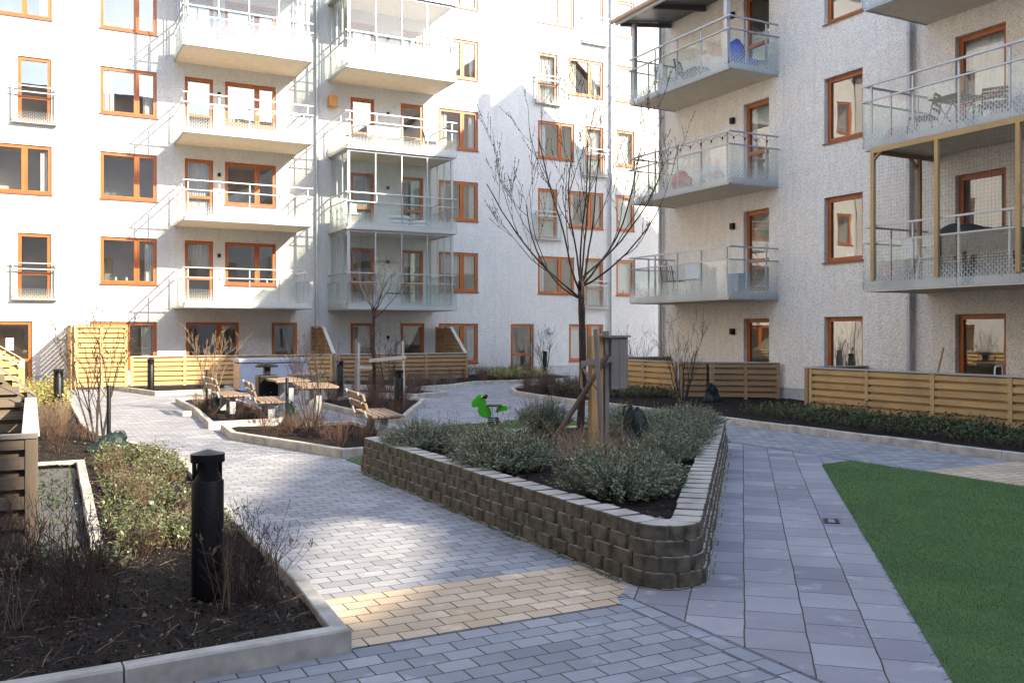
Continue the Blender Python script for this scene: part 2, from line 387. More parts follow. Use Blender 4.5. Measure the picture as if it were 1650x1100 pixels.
def inpoly(x, y, poly):
    c = False; n = len(poly); j = n - 1
    for i in range(n):
        xi, yi = poly[i]; xj, yj = poly[j]
        if (yi > y) != (yj > y) and x < (xj - xi) * (y - yi) / (yj - yi) + xi: c = not c
        j = i
    return c
def turf(poly, z, name, label, n, mat, blade=.02, seed=1):
    rng = random.Random(seed)
    g = MB(); g.add([(x, y, z) for x, y in poly], [tuple(range(len(poly)))])
    tag(g.build(name, M['turf'], fix=False), label, 'lawn', kind='structure')
    xs = [p[0] for p in poly]; ys = [p[1] for p in poly]
    V = []; k = 0
    while k < n:
        x = rng.uniform(min(xs), max(xs)); y = rng.uniform(min(ys), max(ys))
        if not inpoly(x, y, poly): continue
        d = math.hypot(x, y)
        if rng.random() > min(1, (7 / max(d, 1)) ** 2): continue
        a = rng.uniform(0, 6.28); wd = .0013 * max(1, d / 5); h = blade * rng.uniform(.6, 1.3); lx = rng.gauss(0, .3) * h; ly = rng.gauss(0, .3) * h
        V += [(x - wd * math.cos(a), y - wd * math.sin(a), z), (x + wd * math.cos(a), y + wd * math.sin(a), z), (x + lx, y + ly, z + h)]
        k += 1
    me = bpy.data.meshes.new('grass_blades'); me.from_pydata(V, [], [(i, i + 1, i + 2) for i in range(0, len(V), 3)])
    me.materials.append(mat); o = bpy.data.objects.new('grass_blades', me); COL.objects.link(o)
    tag(o, label.replace('lawn', 'grass blades'), 'grass', kind='stuff')
LAWN = [(9.29, 8.85), (10.0, 8.95), (10.0, 0.5), (2.2, .8), (4.07, 3.02)]
turf(LAWN, .014, 'lawn', 'large bright green artificial lawn beside the grey slabs', 210000, M['blade'], .011)
TURF2 = [(3.85, 11.3), (3.85, 12.3), (4.45, 12.45), (5.35, 14.7), (5.6, 15.3), (6.48, 15.75), (8.9, 16.3), (10.4, 14.6), (10.5, 12.3), (9.9, 11.3)]
turf(TURF2, .013, 'lawn', 'strip of sunny green lawn behind the block planter', 26000, M['blade2'], .035, 5)

# ---- kerbs
def offset_poly(pts, d, closed):
    n = len(pts); out = []
    for i in range(n):
        p = Vector(pts[i])
        a = Vector(pts[(i - 1) % n]) if (closed or i > 0) else None
        c = Vector(pts[(i + 1) % n]) if (closed or i < n - 1) else None
        d1 = (p - a).normalized() if a is not None else (c - p).normalized()
        d2 = (c - p).normalized() if c is not None else d1
        n1 = Vector((-d1.y, d1.x)); n2 = Vector((-d2.y, d2.x)); m = (n1 + n2)
        m = m / max(.3, m.length_squared / 2) if m.length > .01 else n1
        out.append(tuple(p + m * d))
    return out
def kerb(pts, label, closed=False, side=1, h=.13, wd=.10, piece=1.0):
    g = MB(); inner = offset_poly(pts, wd * side, closed); n = len(pts)
    rng = random.Random(len(label))
    for i in range(n if closed else n - 1):
        a, b_ = Vector(pts[i]), Vector(pts[(i + 1) % n]); ai, bi = Vector(inner[i]), Vector(inner[(i + 1) % n])
        L = (b_ - a).length; k = max(1, round(L / piece)); gp = .004 / L
        for j in range(k):
            t0 = j / k + gp; t1 = (j + 1) / k - gp; hh = h + rng.uniform(-.006, .006); sh = rng.uniform(-.003, .003)
            sec = []
            for t in (t0, t1):
                o = a.lerp(b_, t); q = ai.lerp(bi, t); u = (q - o).normalized(); o = o + u * sh; q = q + u * sh
                sec += [(o.x, o.y, -.02), (o.x, o.y, hh - .012), (*(o + u * .012), hh), (*(q - u * .008), hh), (q.x, q.y, hh - .008), (q.x, q.y, -.02)]
            g.add(sec, [(0, 1, 2, 3, 4, 5), (11, 10, 9, 8, 7, 6)] + [(i2, (i2 + 1) % 6, 6 + (i2 + 1) % 6, 6 + i2) for i2 in range(6)])
    return struct(g, 'kerb', M['kerb'], label, 'kerb')
def bed(poly, label, step=.09, z=.07, amp=.035, name='planting_bed', mat='soil', chips=0):
    xs = [p[0] for p in poly]; ys = [p[1] for p in poly]
    x0, y0 = min(xs), min(ys); nx = int((max(xs) - x0) / step) + 1; ny = int((max(ys) - y0) / step) + 1
    g = MB(); idx = {}
    def vid(i, j):
        if (i, j) not in idx:
            x = x0 + i * step; y = y0 + j * step
            hz = z + amp * (noise.noise((x * 1.3, y * 1.3, 3)) + .6 * noise.noise((x * 6, y * 6, 1)) + .35 * noise.noise((x * 17, y * 17, 7)))
            idx[(i, j)] = len(g.v); g.v.append((x, y, hz))
        return idx[(i, j)]
    for i in range(nx):
        for j in range(ny):
            if inpoly(x0 + (i + .5) * step, y0 + (j + .5) * step, poly):
                g.f.append((vid(i, j), vid(i + 1, j), vid(i + 1, j + 1), vid(i, j + 1))); g.mi.append(0)
    struct(g, name, M[mat], label, 'planting bed' if name == 'planting_bed' else 'gravel', fix=False, smooth=True)
    if chips:
        rng = random.Random(7); c = MB(); k = 0
        while k < chips:
            x = rng.uniform(min(xs), max(xs)); y = rng.uniform(min(ys), max(ys))
            if not inpoly(x, y, poly) or rng.random() > (6 / max(6, math.hypot(x, y))) ** 1.5: continue
            k += 1
            s_ = rng.uniform(.004, .014) * (1 if rng.random() < .93 else 1.9)
            hz = z + amp * (noise.noise((x * 1.3, y * 1.3, 3)) + .6 * noise.noise((x * 6, y * 6, 1)) + .35 * noise.noise((x * 17, y * 17, 7)))
            a = rng.uniform(0, 3.1); ca, sa = math.cos(a) * s_, math.sin(a) * s_; q = rng.uniform(.4, 1)
            c.cur = 0 if rng.random() < .975 else 1
            c.add([(x + ca, y + sa, hz), (x - sa * q, y + ca * q, hz), (x - ca, y - sa, hz), (x + sa * q, y - ca * q, hz), (x + rng.uniform(-.3, .3) * s_, y, hz + s_ * rng.uniform(.5, 1.1))],
                  [(0, 1, 4), (1, 2, 4), (2, 3, 4), (3, 0, 4)])
        o = c.build('soil_crumbs', [M['soilchip'], M['straw']], fix=False); tag(o, 'loose crumbs and bark bits on the soil of ' + label.split('soil of ')[-1], 'soil crumbs', kind='stuff')
    return g

L1 = [(-3.3, 4.70), (.4, 4.80), (1.56, 4.86), (1.63, 5.97), (1.65, 7.0), (1.65, 9.0), (1.74, 11.0), (1.78, 12.6), (1.62, 13.95), (1.23, 15.3), (1.0, 16.3), (.9, 18.0), (.9, 29.3), (-1.5, 29.4)]
kerb(L1, 'pale kerb edging the left planting bed along the path', side=1)
bed([(-3.3, 4.8), (1.5, 4.92), (1.55, 9), (1.7, 12.3), (1.55, 13.9), (1.15, 15.3), (.85, 17), (.82, 29.25), (-3.3, 29.3), (-3.3, 12.95), (.5, 12.95), (.4, 7.85), (-3.3, 7.85)],
    'dark soil of the left planting bed with the near bollard', .05, .075, .03, chips=30000)
kerb([(.40, 7.75), (.52, 13.05), (.05, 13.05)], 'low inner kerb between the gravel strip and the left bed', side=-1, h=.11)
bed([(-.1, 7.8), (.42, 7.8), (.5, 13.0), (-.1, 13.0)], 'fine grey gravel strip at the foot of the weathered fence', .05, .035, .01, 'gravel_strip', 'gravel')
K0 = [(2.15, 31.2), (3.07, 27.25), (5.3, 27.7), (5.4, 29.2), (8.0, 29.2), (10.5, 26.0), (11.7, 26.6), (13.3, 28.05), (16.5, 28.2), (18.4, 29.5), (18.6, 33.9)]
kerb(K0, 'white sunlit kerb along the beds in front of the far fences', side=1)
bed([(2.3, 31.15), (3.15, 27.4), (5.2, 27.85), (5.25, 29.35), (8.1, 29.35), (10.55, 26.2), (11.65, 26.75), (13.2, 28.2), (16.5, 28.3), (18.3, 29.6), (18.5, 33.95), (14.6, 33.95), (14.5, 31.25)],
    'brown soil of the bed in front of the far fences', .12)
I1 = [(2.87, 17.35), (4.35, 17.5), (4.5, 20.5), (4.55, 24.9), (3.2, 24.2), (3.15, 21.0)]
kerb(I1, 'pale kerb around the island bed behind the first bench', True)
bed([(2.95, 17.45), (4.27, 17.6), (4.42, 20.5), (4.47, 24.75), (3.28, 24.1), (3.2, 21)], 'brown soil of the island bed beside the first bench', .1)
I2 = [(3.0, 16.9), (2.91, 15.4), (3.85, 12.45), (4.42, 12.5), (5.25, 14.6), (5.35, 16.3), (4.3, 16.8)]
kerb(I2, 'pale kerb around the island bed nearest the block planter', True)
bed([(3.08, 16.8), (3.0, 15.45), (3.92, 12.55), (4.36, 12.6), (5.15, 14.62), (5.25, 16.2), (4.25, 16.7)], 'brown soil of the island bed nearest the block planter', .08)
I3 = [(6.05, 22.6), (6.05, 17.2), (6.35, 16.6), (8.75, 21.3), (8.0, 22.8)]
kerb(I3, 'pale kerb around the birch bed with a bollard', True)
bed([(6.15, 22.5), (6.15, 17.2), (6.38, 16.8), (8.63, 21.3), (7.95, 22.7)], 'brown soil of the birch bed with a bollard', .1)
I5 = [(7.0, 25.6), (9.2, 22.9), (10.3, 23.4), (10.0, 24.7), (8.2, 26.4)]
kerb(I5, 'pale kerb around the small bed behind the birch bed', True)
bed([(7.1, 25.6), (9.22, 23.0), (10.2, 23.45), (9.9, 24.65), (8.2, 26.3)], 'brown soil of the small bed behind the birch bed', .1)
I4 = [(17.1, 26.3), (14.6, 26.0), (13.3, 25.1), (12.6, 24.1), (12.1, 22.9), (11.87, 21.3), (11.87, 5.0)]
kerb(I4, 'long beige kerb along the right hand beds', side=1)
bed([(17.1, 26.2), (14.6, 25.9), (13.35, 25.0), (12.7, 24.05), (12.2, 22.85), (11.97, 21.3), (11.97, 5.0), (17.1, 5.0)], 'dark soil of the right hand beds along the slatted fences', .12)

# ------------------------------------------------------------------ facades
# each facade: (a, d, z) -> world; a along the wall, d outwards
FA = dict(map=lambda a, d, z: (a, 34.1 - d, z), depth=.05)
FB = dict(map=lambda a, d, z: (17.16 - d, a, z), depth=.12)
FD = dict(map=lambda a, d, z: (-3.5 + d, a, z), depth=.08)
FC = dict(map=lambda a, d, z: (a, -14 + d, z), depth=.08)
def fbox(mb, F, a0, a1, d0, d1, z0, z1):
    p = F['map'](a0, d0, z0); q = F['map'](a1, d1, z1); mb.box(p[0], q[0], p[1], q[1], p[2], q[2])
def wall(mb, F, a0, a1, z0, z1, holes, rev=.25):
    As = sorted({a0, a1} | {h[0] for h in holes} | {h[1] for h in holes}); Zs = sorted({z0, z1} | {h[2] for h in holes} | {h[3] for h in holes})
    As = [a for a in As if a0 <= a <= a1]; Zs = [z for z in Zs if z0 <= z <= z1]
    for i in range(len(As) - 1):
        for j in range(len(Zs) - 1):
            ca, cz = (As[i] + As[i + 1]) / 2, (Zs[j] + Zs[j + 1]) / 2
            if any(h[0] < ca < h[1] and h[2] < cz < h[3] for h in holes): continue
            mb.quad(*[F['map'](a, 0, z) for a, z in ((As[i], Zs[j]), (As[i + 1], Zs[j]), (As[i + 1], Zs[j + 1]), (As[i], Zs[j + 1]))])
    for h in holes:
        for (a, z), (b_, y) in (((h[0], h[2]), (h[1], h[2])), ((h[1], h[2]), (h[1], h[3])), ((h[1], h[3]), (h[0], h[3])), ((h[0], h[3]), (h[0], h[2]))):
            mb.quad(F['map'](a, 0, z), F['map'](b_, 0, y), F['map'](b_, -rev, y), F['map'](a, -rev, z))
RW = random.Random(11)
HOLES = {id(FA): [], id(FB): [], id(FD): [], id(FC): []}
def window(F, root, a0, a1, z0, z1, split=None, kind='window', cur=None, simple=False, flip=False):
    """kind window / door; split = relative position of the mullion"""
    HOLES[id(F)].append((a0, a1, z0, z1))
    dp = F['depth']; o0, o1 = -dp - .08, -dp       # frame between these depths
    m = MB(); fw = .055; g_ = .004
    A0, A1, Z0, Z1 = a0 + g_, a1 - g_, z0 + g_, z1 - g_
    fbox(m, F, A0, A0 + fw, o0, o1, Z0, Z1); fbox(m, F, A1 - fw, A1, o0, o1, Z0, Z1)
    fbox(m, F, A0 + fw, A1 - fw, o0, o1, Z1 - fw, Z1); fbox(m, F, A0 + fw, A1 - fw, o0, o1, Z0, Z0 + fw)
    bays = [(A0 + fw, A1 - fw)]
    if split:
        c = A0 + (A1 - A0) * split; fbox(m, F, c - .035, c + .035, o0, o1 - .003, Z0 + fw, Z1 - fw)
        bays = [(A0 + fw, c - .035), (c + .035, A1 - fw)]
    panes = MB(); sw = .052
    for (b0, b1) in bays:
        zb0, zb1 = Z0 + fw, Z1 - fw
        s0, s1 = o0 + .01, o1 + .012
        fbox(m, F, b0 + .004, b0 + sw, s0, s1, zb0 + .004, zb1 - .004); fbox(m, F, b1 - sw, b1 - .004, s0, s1, zb0 + .004, zb1 - .004)
        fbox(m, F, b0 + sw, b1 - sw, s0, s1, zb1 - sw, zb1 - .004); fbox(m, F, b0 + sw, b1 - sw, s0, s1, zb0 + .004, zb0 + sw)
        rails = []
        if kind == 'door':
            zr = zb0 + .72; fbox(m, F, b0 + sw, b1 - sw, s0, s1, zr, zr + .09); rails = [(zb0 + sw, zr), (zr + .09, zb1 - sw)]
        else: rails = [(zb0 + sw, zb1 - sw)]
        for r0, r1 in rails:
            dd = -dp - .035
            panes.quad(*[F['map'](a, dd, z) for a, z in ((b0 + sw, r0), (b1 - sw, r0), (b1 - sw, r1), (b0 + sw, r1))])
    nm = 'balcony_door' if kind == 'door' else 'window'
    fo = m.build(nm, M['frame'], root)
    panes.build('pane', M['winglass'], fo, fix=False)
    if simple: return fo
    s = MB()                                        # sloped sill
    if kind != 'door':
        p = [F['map'](a, d, z) for a, d, z in ((a0 - .03, -.02, z0 + .012), (a1 + .03, -.02, z0 + .012), (a1 + .03, .045, z0 - .012), (a0 - .03, .045, z0 - .012),
                                               (a0 - .03, -.02, z0 - .02), (a1 + .03, -.02, z0 - .02), (a1 + .03, .045, z0 - .045), (a0 - .03, .045, z0 - .045))]
        s.add(p, [(0, 1, 2, 3), (7, 6, 5, 4), (0, 4, 5, 1), (1, 5, 6, 2), (2, 6, 7, 3), (3, 7, 4, 0)])
        s.build('sill', M['sill'], fo)
    r = MB(); e = .02; back = -dp - 1.6              # room behind
    c = [F['map'](a, d, z) for d in (-.27, back) for a, z in ((a0 - e, z0 - e), (a1 + e, z0 - e), (a1 + e, z1 + e), (a0 - e, z1 + e))]
    r.add(c, [(4, 5, 6, 7), (0, 1, 5, 4), (1, 2, 6, 5), (2, 3, 7, 6), (3, 0, 4, 7)])
    r.build('room_interior', M['room'], fo, fix=False)
    cur = cur if cur is not None else RW.choice(['sides', 'left', 'none', 'blind', 'sides', 'none', 'net', 'right'])
    c = MB(); d0 = -dp - .16
    def drape(x0, x1, zb=None, zt=None):
        zb = z0 + .03 if zb is None else zb; zt = z1 - .05 if zt is None else zt
        n = max(6, int((x1 - x0) / .025)); row = []
        for i in range(n + 1):
            x = x0 + (x1 - x0) * i / n; w_ = .025 * math.sin(i * 1.9 + x * 3) + .01 * math.sin(i * .7)
            row.append((x, w_))
        for i in range(n):
            (xa, wa), (xb, wb) = row[i], row[i + 1]
            c.quad(F['map'](xa, d0 + wa, zb), F['map'](xb, d0 + wb, zb), F['map'](xb, d0 + wb, zt), F['map'](xa, d0 + wa, zt))
    wd = a1 - a0
    if cur in ('sides', 'left'): drape(a0 + .06, a0 + .06 + wd * RW.uniform(.12, .24))
    if cur in ('sides', 'right'): drape(a1 - .06 - wd * RW.uniform(.12, .24), a1 - .06)
    if cur == 'net': drape(a0 + .06, a1 - .06)
    if cur == 'blind': drape(a0 + .06, a1 - .06, z1 - RW.uniform(.25, .75) * (z1 - z0), z1 - .05)
    if cur == 'full': fbox(c, F, a0 + .06, a1 - .06, d0, d0 + .01, z0 + .03, z1 - .05)
    if c.v: c.build('curtain', M['blind'] if cur in ('blind', 'full') else M['cloth'], fo)
    # something on the inner sill
    if kind != 'door' and RW.random() < .6:
        q = MB()
        for _ in range(RW.choice([1, 2, 2])):
            x = RW.uniform(a0 + .25, a1 - .25); hh = RW.uniform(.1, .24); base = F['map'](x, -dp - .12, z0 + .03)
            q.lathe([(.03, 0), (.045, hh * .5), (.05, hh * .55), (.02, hh)], 8, base)
        q.build('sill_ornament', M['cloth'], fo)
    return fo
def french_rail(F, root, a0, a1, zb):
    m = MB(); d = .16
    for z in (zb + 1.12, zb + .93): fbox(m, F, a0 - .2, a1 + .2, d - .02, d + .02, z - .02, z + .02)
    for a in (a0 - .14, a1 + .14):
        fbox(m, F, a - .02, a + .02, d - .06, d - .022, zb - .05, zb + 1.16)
        for z in (zb + .05, zb + 1.02): fbox(m, F, a - .018, a + .018, .001, d - .062, z - .02, z + .02)
    fbox(m, F, a0 - .18, a1 + .18, .03, d + .02, zb - .09, zb - .05)
    r = m.build('french_railing', M['alu'], root)
    p = MB(); fbox(p, F, a0 - .17, a1 + .17, d + .024, d + .032, zb - .07, zb + .9)
    p.build('glass_panel', M['frit'], r)

def balcony(F, root, a0, a1, dep, z, glazed=None, right_panel=True, mat='concrete'):
    """z = underside of slab"""
    m = MB(); fbox(m, F, a0, a1, .001, dep - .10, z, z + .06); fbox(m, F, a0 + .08, a1 - .08, .001, dep - .16, z + .061, z + .19)
    sl = m.build('balcony', M['concrete'], root)
    e = MB()   # drip edge in aluminium
    fbox(e, F, a0 - .02, a1 + .02, dep - .098, dep + .01, z - .015, z + .02)
    fbox(e, F, a0 - .045, a0 - .002, .002, dep - .032, z - .015, z + .02); fbox(e, F, a1 + .002, a1 + .045, .002, dep - .032, z - .015, z + .02)
    e.build('edge_profile', M['alu'], sl)
    r = MB(); zf = z + .19
    t1, t2 = zf + 1.13, zf + .80
    for zt, th in ((t1, .02), (t2, .016)):
        dd = dep + (.0 if zt == t1 else .03)
        fbox(r, F, a0 - .06, a1 + .06, dd - .02, dd + .025, zt - th, zt + th)
        for a in (a0 - (.02 if zt == t1 else .05), a1 + (.02 if zt == t1 else .05)):
            fbox(r, F, a - .02, a + .02, .002, dd - .022, zt - th, zt + th)
    n = 5
    for i in range(n):
        a = a0 + .12 + (a1 - a0 - .24) * i / (n - 1) if i in (0, n - 1) else a0 + .12 + (a1 - a0 - .24) * i / (n - 1)
        fbox(r, F, a - .02, a + .02, dep - .055, dep - .022, zf - .1 + .1, t1 - .021)
    for a in (a0 + .03, a1 - .03):
        for d in (.35, dep * .62): fbox(r, F, a - .016, a + .016, d - .02, d + .02, zf, t1 - .02)
    r.build('railing', M['alu'], sl)
    for i in range(n - 1):
        b0 = a0 + (a1 - a0) * i / (n - 1); b1 = a0 + (a1 - a0) * (i + 1) / (n - 1)
        p = MB(); fbox(p, F, b0 + .006, b1 - .006, dep + .028, dep + .036, z + .022, t2 - .015); p.build('glass_panel', M['frit'], sl)
    for a in (a0 - .054, a1 + .054):
        for (c0, c1) in ((.03, dep / 2 - .005), (dep / 2 + .005, dep + .02)):
            p = MB(); fbox(p, F, a - .004, a + .004, c0, c1, z + .022, t2 - .015); p.build('glass_panel', M['frit'], sl)
    if glazed:
        gm = MB(); gp = MB(); top = z + 2.9 - .02; d = dep - .12
        fbox(gm, F, a0 + .05, a1 - .05, d - .03, d + .03, top - .07, top); fbox(gm, F, a0 + .05, a1 - .05, d - .03, d + .03, zf + .001, zf + .05)
        k = 5
        for i in range(k):
            a = a0 + .09 + (a1 - a0 - .18) * i / (k - 1); ww = .045 if i in (0, k - 1) else .018
            fbox(gm, F, a - ww, a + ww, d - .025, d + .025, zf + .051, top - .071)
            if i < k - 1:
                a2 = a0 + .09 + (a1 - a0 - .18) * (i + 1) / (k - 1)
                fbox(gp, F, a + .03, a2 - .03, d - .004, d + .004, zf + .06, top - .08)
        for a in (a0 + .09, a1 - .09):
            fbox(gm, F, a - .02, a + .02, .03, d - .031, top - .05, top); fbox(gm, F, a - .02, a + .02, .03, d - .031, zf + .001, zf + .04)
            for j in range(3):
                dd = .05 + (d - .1) * j / 3; fbox(gm, F, a - .018, a + .018, dd - .018, dd + .018, zf + .041, top - .051)
                fbox(gp, F, a - .004, a + .004, dd + .022, .05 + (d - .1) * (j + 1) / 3 - .022, zf + .05, top - .06)
        gm.build('glazing_frame', M['alu'], sl); gp.build('glazing_pane', M['balglass'], sl)
    return sl
def wall_lamp(F, root, a, z, s=.08, mat='black'):
    m = MB(); fbox(m, F, a - s, a + s, .002, .1, z - s * 1.2, z + s * 1.2); return m.build('wall_lamp', M[mat], root, bevel=.012)
def drainpipe(F, root, a, z0, z1, d=.09, r=.05):
    m = MB(); m.tube([F['map'](a, d, z0 + .15), F['map'](a, d, z1)], r, 12); m.tube([F['map'](a, d, z0 + .16), F['map'](a, d + .02, z0 + .08), F['map'](a, d + .16, z0 + .02)], r, 12)
    for z in np.arange(z0 + 1, z1, 1.45): m.tube([F['map'](a, d, z), F['map'](a, d, z + .05)], r * 1.22, 12); fbox(m, F, a - .02, a + .02, .002, d - r * 1.2, z + .01, z + .04)
    return m.build('drainpipe', M['pipe'], root, smooth=True)

# ---- building A: long white block
bA = tag(empty('apartment_building', (12, 34.1, 0)), 'long white rendered apartment block facing the camera with sunlit left half', 'building')
def sub(o, root):     # keep world position when parenting under an offset empty
    o.parent = root; o.matrix_parent_inverse = Matrix.Translation(-root.location); return o
class Root:           # parts are built in world coordinates below roots placed at the origin
    pass
bA.location = (0, 0, 0)
ZT = [2.15 + 2.9 * k for k in range(7)]
def zt(k): return 2.15 + 2.9 * k
# column b
for k in range(1, 6): window(FA, bA, 2.09, 3.9, zt(k) - 1.6, zt(k), .64, cur=['', 'right', 'none', 'sides', 'none', 'blind'][k])
window(FA, bA, 1.77, 3.9, .55, zt(0), .55, cur='right')
# column a
for k in (2, 4):
    window(FA, bA, -1.2, .62, zt(k) - 1.6, zt(k), .56, cur='right'); window(FA, bA, -3.3, -2.3, zt(k) - 1.6, zt(k), None, cur='none')
for k in (1, 3, 5):
    window(FA, bA, -.38, .6, zt(k) - 2.15, zt(k), None, 'door', cur='none'); french_rail(FA, bA, -.38, .6, zt(k) - 2.12)
    window(FA, bA, -3.2, -.9, zt(k) - 1.6, zt(k), .5, cur='none')
d_ = window(FA, bA, -1.2, .04, .05, zt(0), None, 'door', cur='none')
pp = MB(); fbox(pp, FA, -.72, -.5, -.075, -.07, 1.2, 1.6); pp.build('paper_notice', M['white'], d_)
# balcony stack 1
B1 = [None, None, None, None, True, None]
for k in range(1, 6):
    window(FA, bA, 4.83, 5.8, zt(k) - 2.17, zt(k), None, 'door', cur=['', 'blind', 'net', 'none', 'net', 'none'][k])
    window(FA, bA, 6.21, 8.04, zt(k) - 1.55, zt(k), .63, cur=['', 'none', 'none', 'left', 'sides', 'none'][k])
    balcony(FA, bA, 4.5, 8.75, 2.25, 2.62 + 2.9 * (k - 1), glazed=(k >= 4)); wall_lamp(FA, bA, 6.0, zt(k) - .5, .05)
window(FA, bA, 4.87, 6.7, .55, zt(0), .62, cur='none'); window(FA, bA, 7.88, 8.83, .1, zt(0), None, cur='none')
# balcony stack 2
for k in range(1, 6):
    window(FA, bA, 10.9, 11.85, zt(k) - 2.17, zt(k), None, 'door', cur=['', 'none', 'net', 'left', 'none', 'none'][k])
    window(FA, bA, 12.95, 13.9, zt(k) - 2.17, zt(k), None, 'door', cur=['', 'blind', 'none', 'none', 'sides', 'none'][k])
    balcony(FA, bA, 10.05, 14.3, 2.25, 2.62 + 2.9 * (k - 1), glazed=k in (1, 2, 4, 5)); wall_lamp(FA, bA, 12.4, zt(k) - .5, .05)
window(FA, bA, 10.9, 11.85, .1, zt(0), None, cur='net'); window(FA, bA, 12.95, 13.95, .1, zt(0), None, cur='blind'); wall_lamp(FA, bA, 12.4, 1.6, .05)
for k in range(0, 6): window(FA, bA, 14.58, 16.33, zt(k) - 1.6, zt(k), .6, cur=['right', 'blind', 'sides', 'sides', 'sides', 'none'][k])
for k in (1, 3, 5): window(FA, bA, 19.17, 20.98, zt(k) - 1.6, zt(k), .62, cur=['', 'left', '', 'left', '', 'none'][k])
for k in (2, 4): window(FA, bA, 19.17, 20.12, zt(k) - 2.15, zt(k), None, 'door', cur='net'); french_rail(FA, bA, 19.17, 20.12, zt(k) - 2.12)
ed = window(FA, bA, 17.86, 18.96, .04, zt(0), None, 'door', cur='none'); ed.name = 'entrance_door'
hm = MB(); fbox(hm, FA, 18.80, 18.83, .02, .05, .8, 1.35); hm.build('door_handle', M['alu'], ed)
for k in (0, 2, 4): window(FA, bA, 20.72, 22.49, zt(k) - 1.6, zt(k), .62, cur=['full', 'sides', 'sides'][k // 2])
for k in (1, 3, 5): window(FA, bA, 21.55, 22.49, zt(k) - 2.15, zt(k), None, 'door', cur='net'); french_rail(FA, bA, 21.55, 22.49, zt(k) - 2.12)
for k in range(1, 6): window(FA, bA, 23.19, 24.17, zt(k) - 1.6, zt(k), None, cur='full')
for a in (9.55, 22.86): drainpipe(FA, bA, a, .05, 19.5)
lm = MB(); p_ = FA['map'](19.79, .0, 1.9)
lm.tube([FA['map'](19.79, .003, 1.86), FA['map'](19.79, .05, 1.86)], .17, 20); lm.tube([FA['map'](19.79, .051, 1.86), FA['map'](19.79, .09, 1.86), FA['map'](19.79, .11, 1.86)], [.16, .14, .07], 20)
lm.cur = 1; fbox(lm, FA, 19.62, 19.96, .06, .115, 1.78, 1.86)
lm.build('round_wall_lamp', [M['skyglass'], M['pipe']], bA, smooth=True)
lm = MB(); lm.tube([FA['map'](.92, .003, 1.72), FA['map'](.92, .06, 1.72)], .18, 20); lm.tube([FA['map'](.92, .061, 1.72), FA['map'](.92, .1, 1.72)], [.17, .1], 20)
lm.build('round_wall_lamp', M['white'], bA, smooth=True)
lm = MB(); fbox(lm, FA, 19.2, 19.34, .003, .07, .85, 1.2); lm.build('intercom_box', M['white'], bA, bevel=.01)
lm = MB(); fbox(lm, FA, 9.98, 10.3, .01, .3, 10.35, 10.75); lm.build('bird_box', M['rope'], bA, bevel=.01)
wm = MB(); wall(wm, FA, -4, 34, .35, 19.6, HOLES[id(FA)])
wm.box(-4, 34, 34.1 + .26, 46, 19.59, 19.6)
wm.quad((34, 34.1, 0), (34, 46, 0), (34, 46, 19.6), (34, 34.1, 19.6)); wm.quad((-4, 46, 0), (34, 46, 0), (34, 46, 19.6), (-4, 46, 19.6)); wm.quad((-4, 34.1, 0), (-4, 46, 0), (-4, 46, 19.6), (-4, 34.1, 19.6))
wm.build('wall', M['plasterA'], bA, fix=False)
# plinth with door gaps
wm = MB()
dg = sorted([(h[0], h[1]) for h in HOLES[id(FA)] if h[2] < .35]); x = -4
for a, b_ in dg + [(34, 34)]:
    if a > x: fbox(wm, FA, x, a, -.2, -.012, 0, .349)
    x = max(x, b_)
wm.build('plinth', M['plinth'], bA)
jm = MB()      # thin shadow joints in the render
for k in range(1, 7): fbox(jm, FA, -4, 34, .001, .006, 2.9 * k - .01 + .0, 2.9 * k + .01)
for a in (4.2, 9.2, 17.1, 19.0, 26.0):
    for k in range(0, 6): fbox(jm, FA, a - .008, a + .008, .001, .005, .36 + 2.9 * k, 2.9 * k + 2.88)
jb = jm.build('render_joint', M['plasterA'], bA)
rf = MB(); rf.extr([(33.3, 19.61), (40, 25), (46.8, 19.61)], 0, -4.5, 34.5); rf.build('roof', M['rooftile'], bA)

# ---- building B: grey block on the right, gable end towards building A
bB = tag(empty('apartment_building', (0, 0, 0)), 'grey rendered apartment block on the right with glass fronted balconies', 'building')
for k in range(0, 4):
    window(FB, bB, 18.15, 19.12, (zt(k) - 2.17 if k else .1), zt(k), None, 'door' if k else 'window', cur=['none', 'none', 'sides', 'none'][k])
    window(FB, bB, 15.09, 16.26, (zt(k) - 1.58 if k else .55), zt(k), None, cur=['none', 'none', 'none', 'none'][k])
    window(FB, bB, 11.55, 12.68, (zt(k) - 2.17 if k else .1), zt(k), None, 'door' if k else 'window', cur=['none', 'blind', 'net', 'none'][k])
for k in (1, 2, 3):
    balcony(FB, bB, 17.85, 22.1, 1.62, 2.62 + 2.9 * (k - 1)); balcony(FB, bB, 9.1, 13.35, 1.9, 2.62 + 2.9 * (k - 1))
for k in range(0, 4): wall_lamp(FB, bB, 19.52, zt(k) - .35, .07)
drainpipe(FB, bB, 22.7, .05, 12.1, d=.12); drainpipe(FB, bB, 13.72, .05, 12.1, d=.1, r=.06)
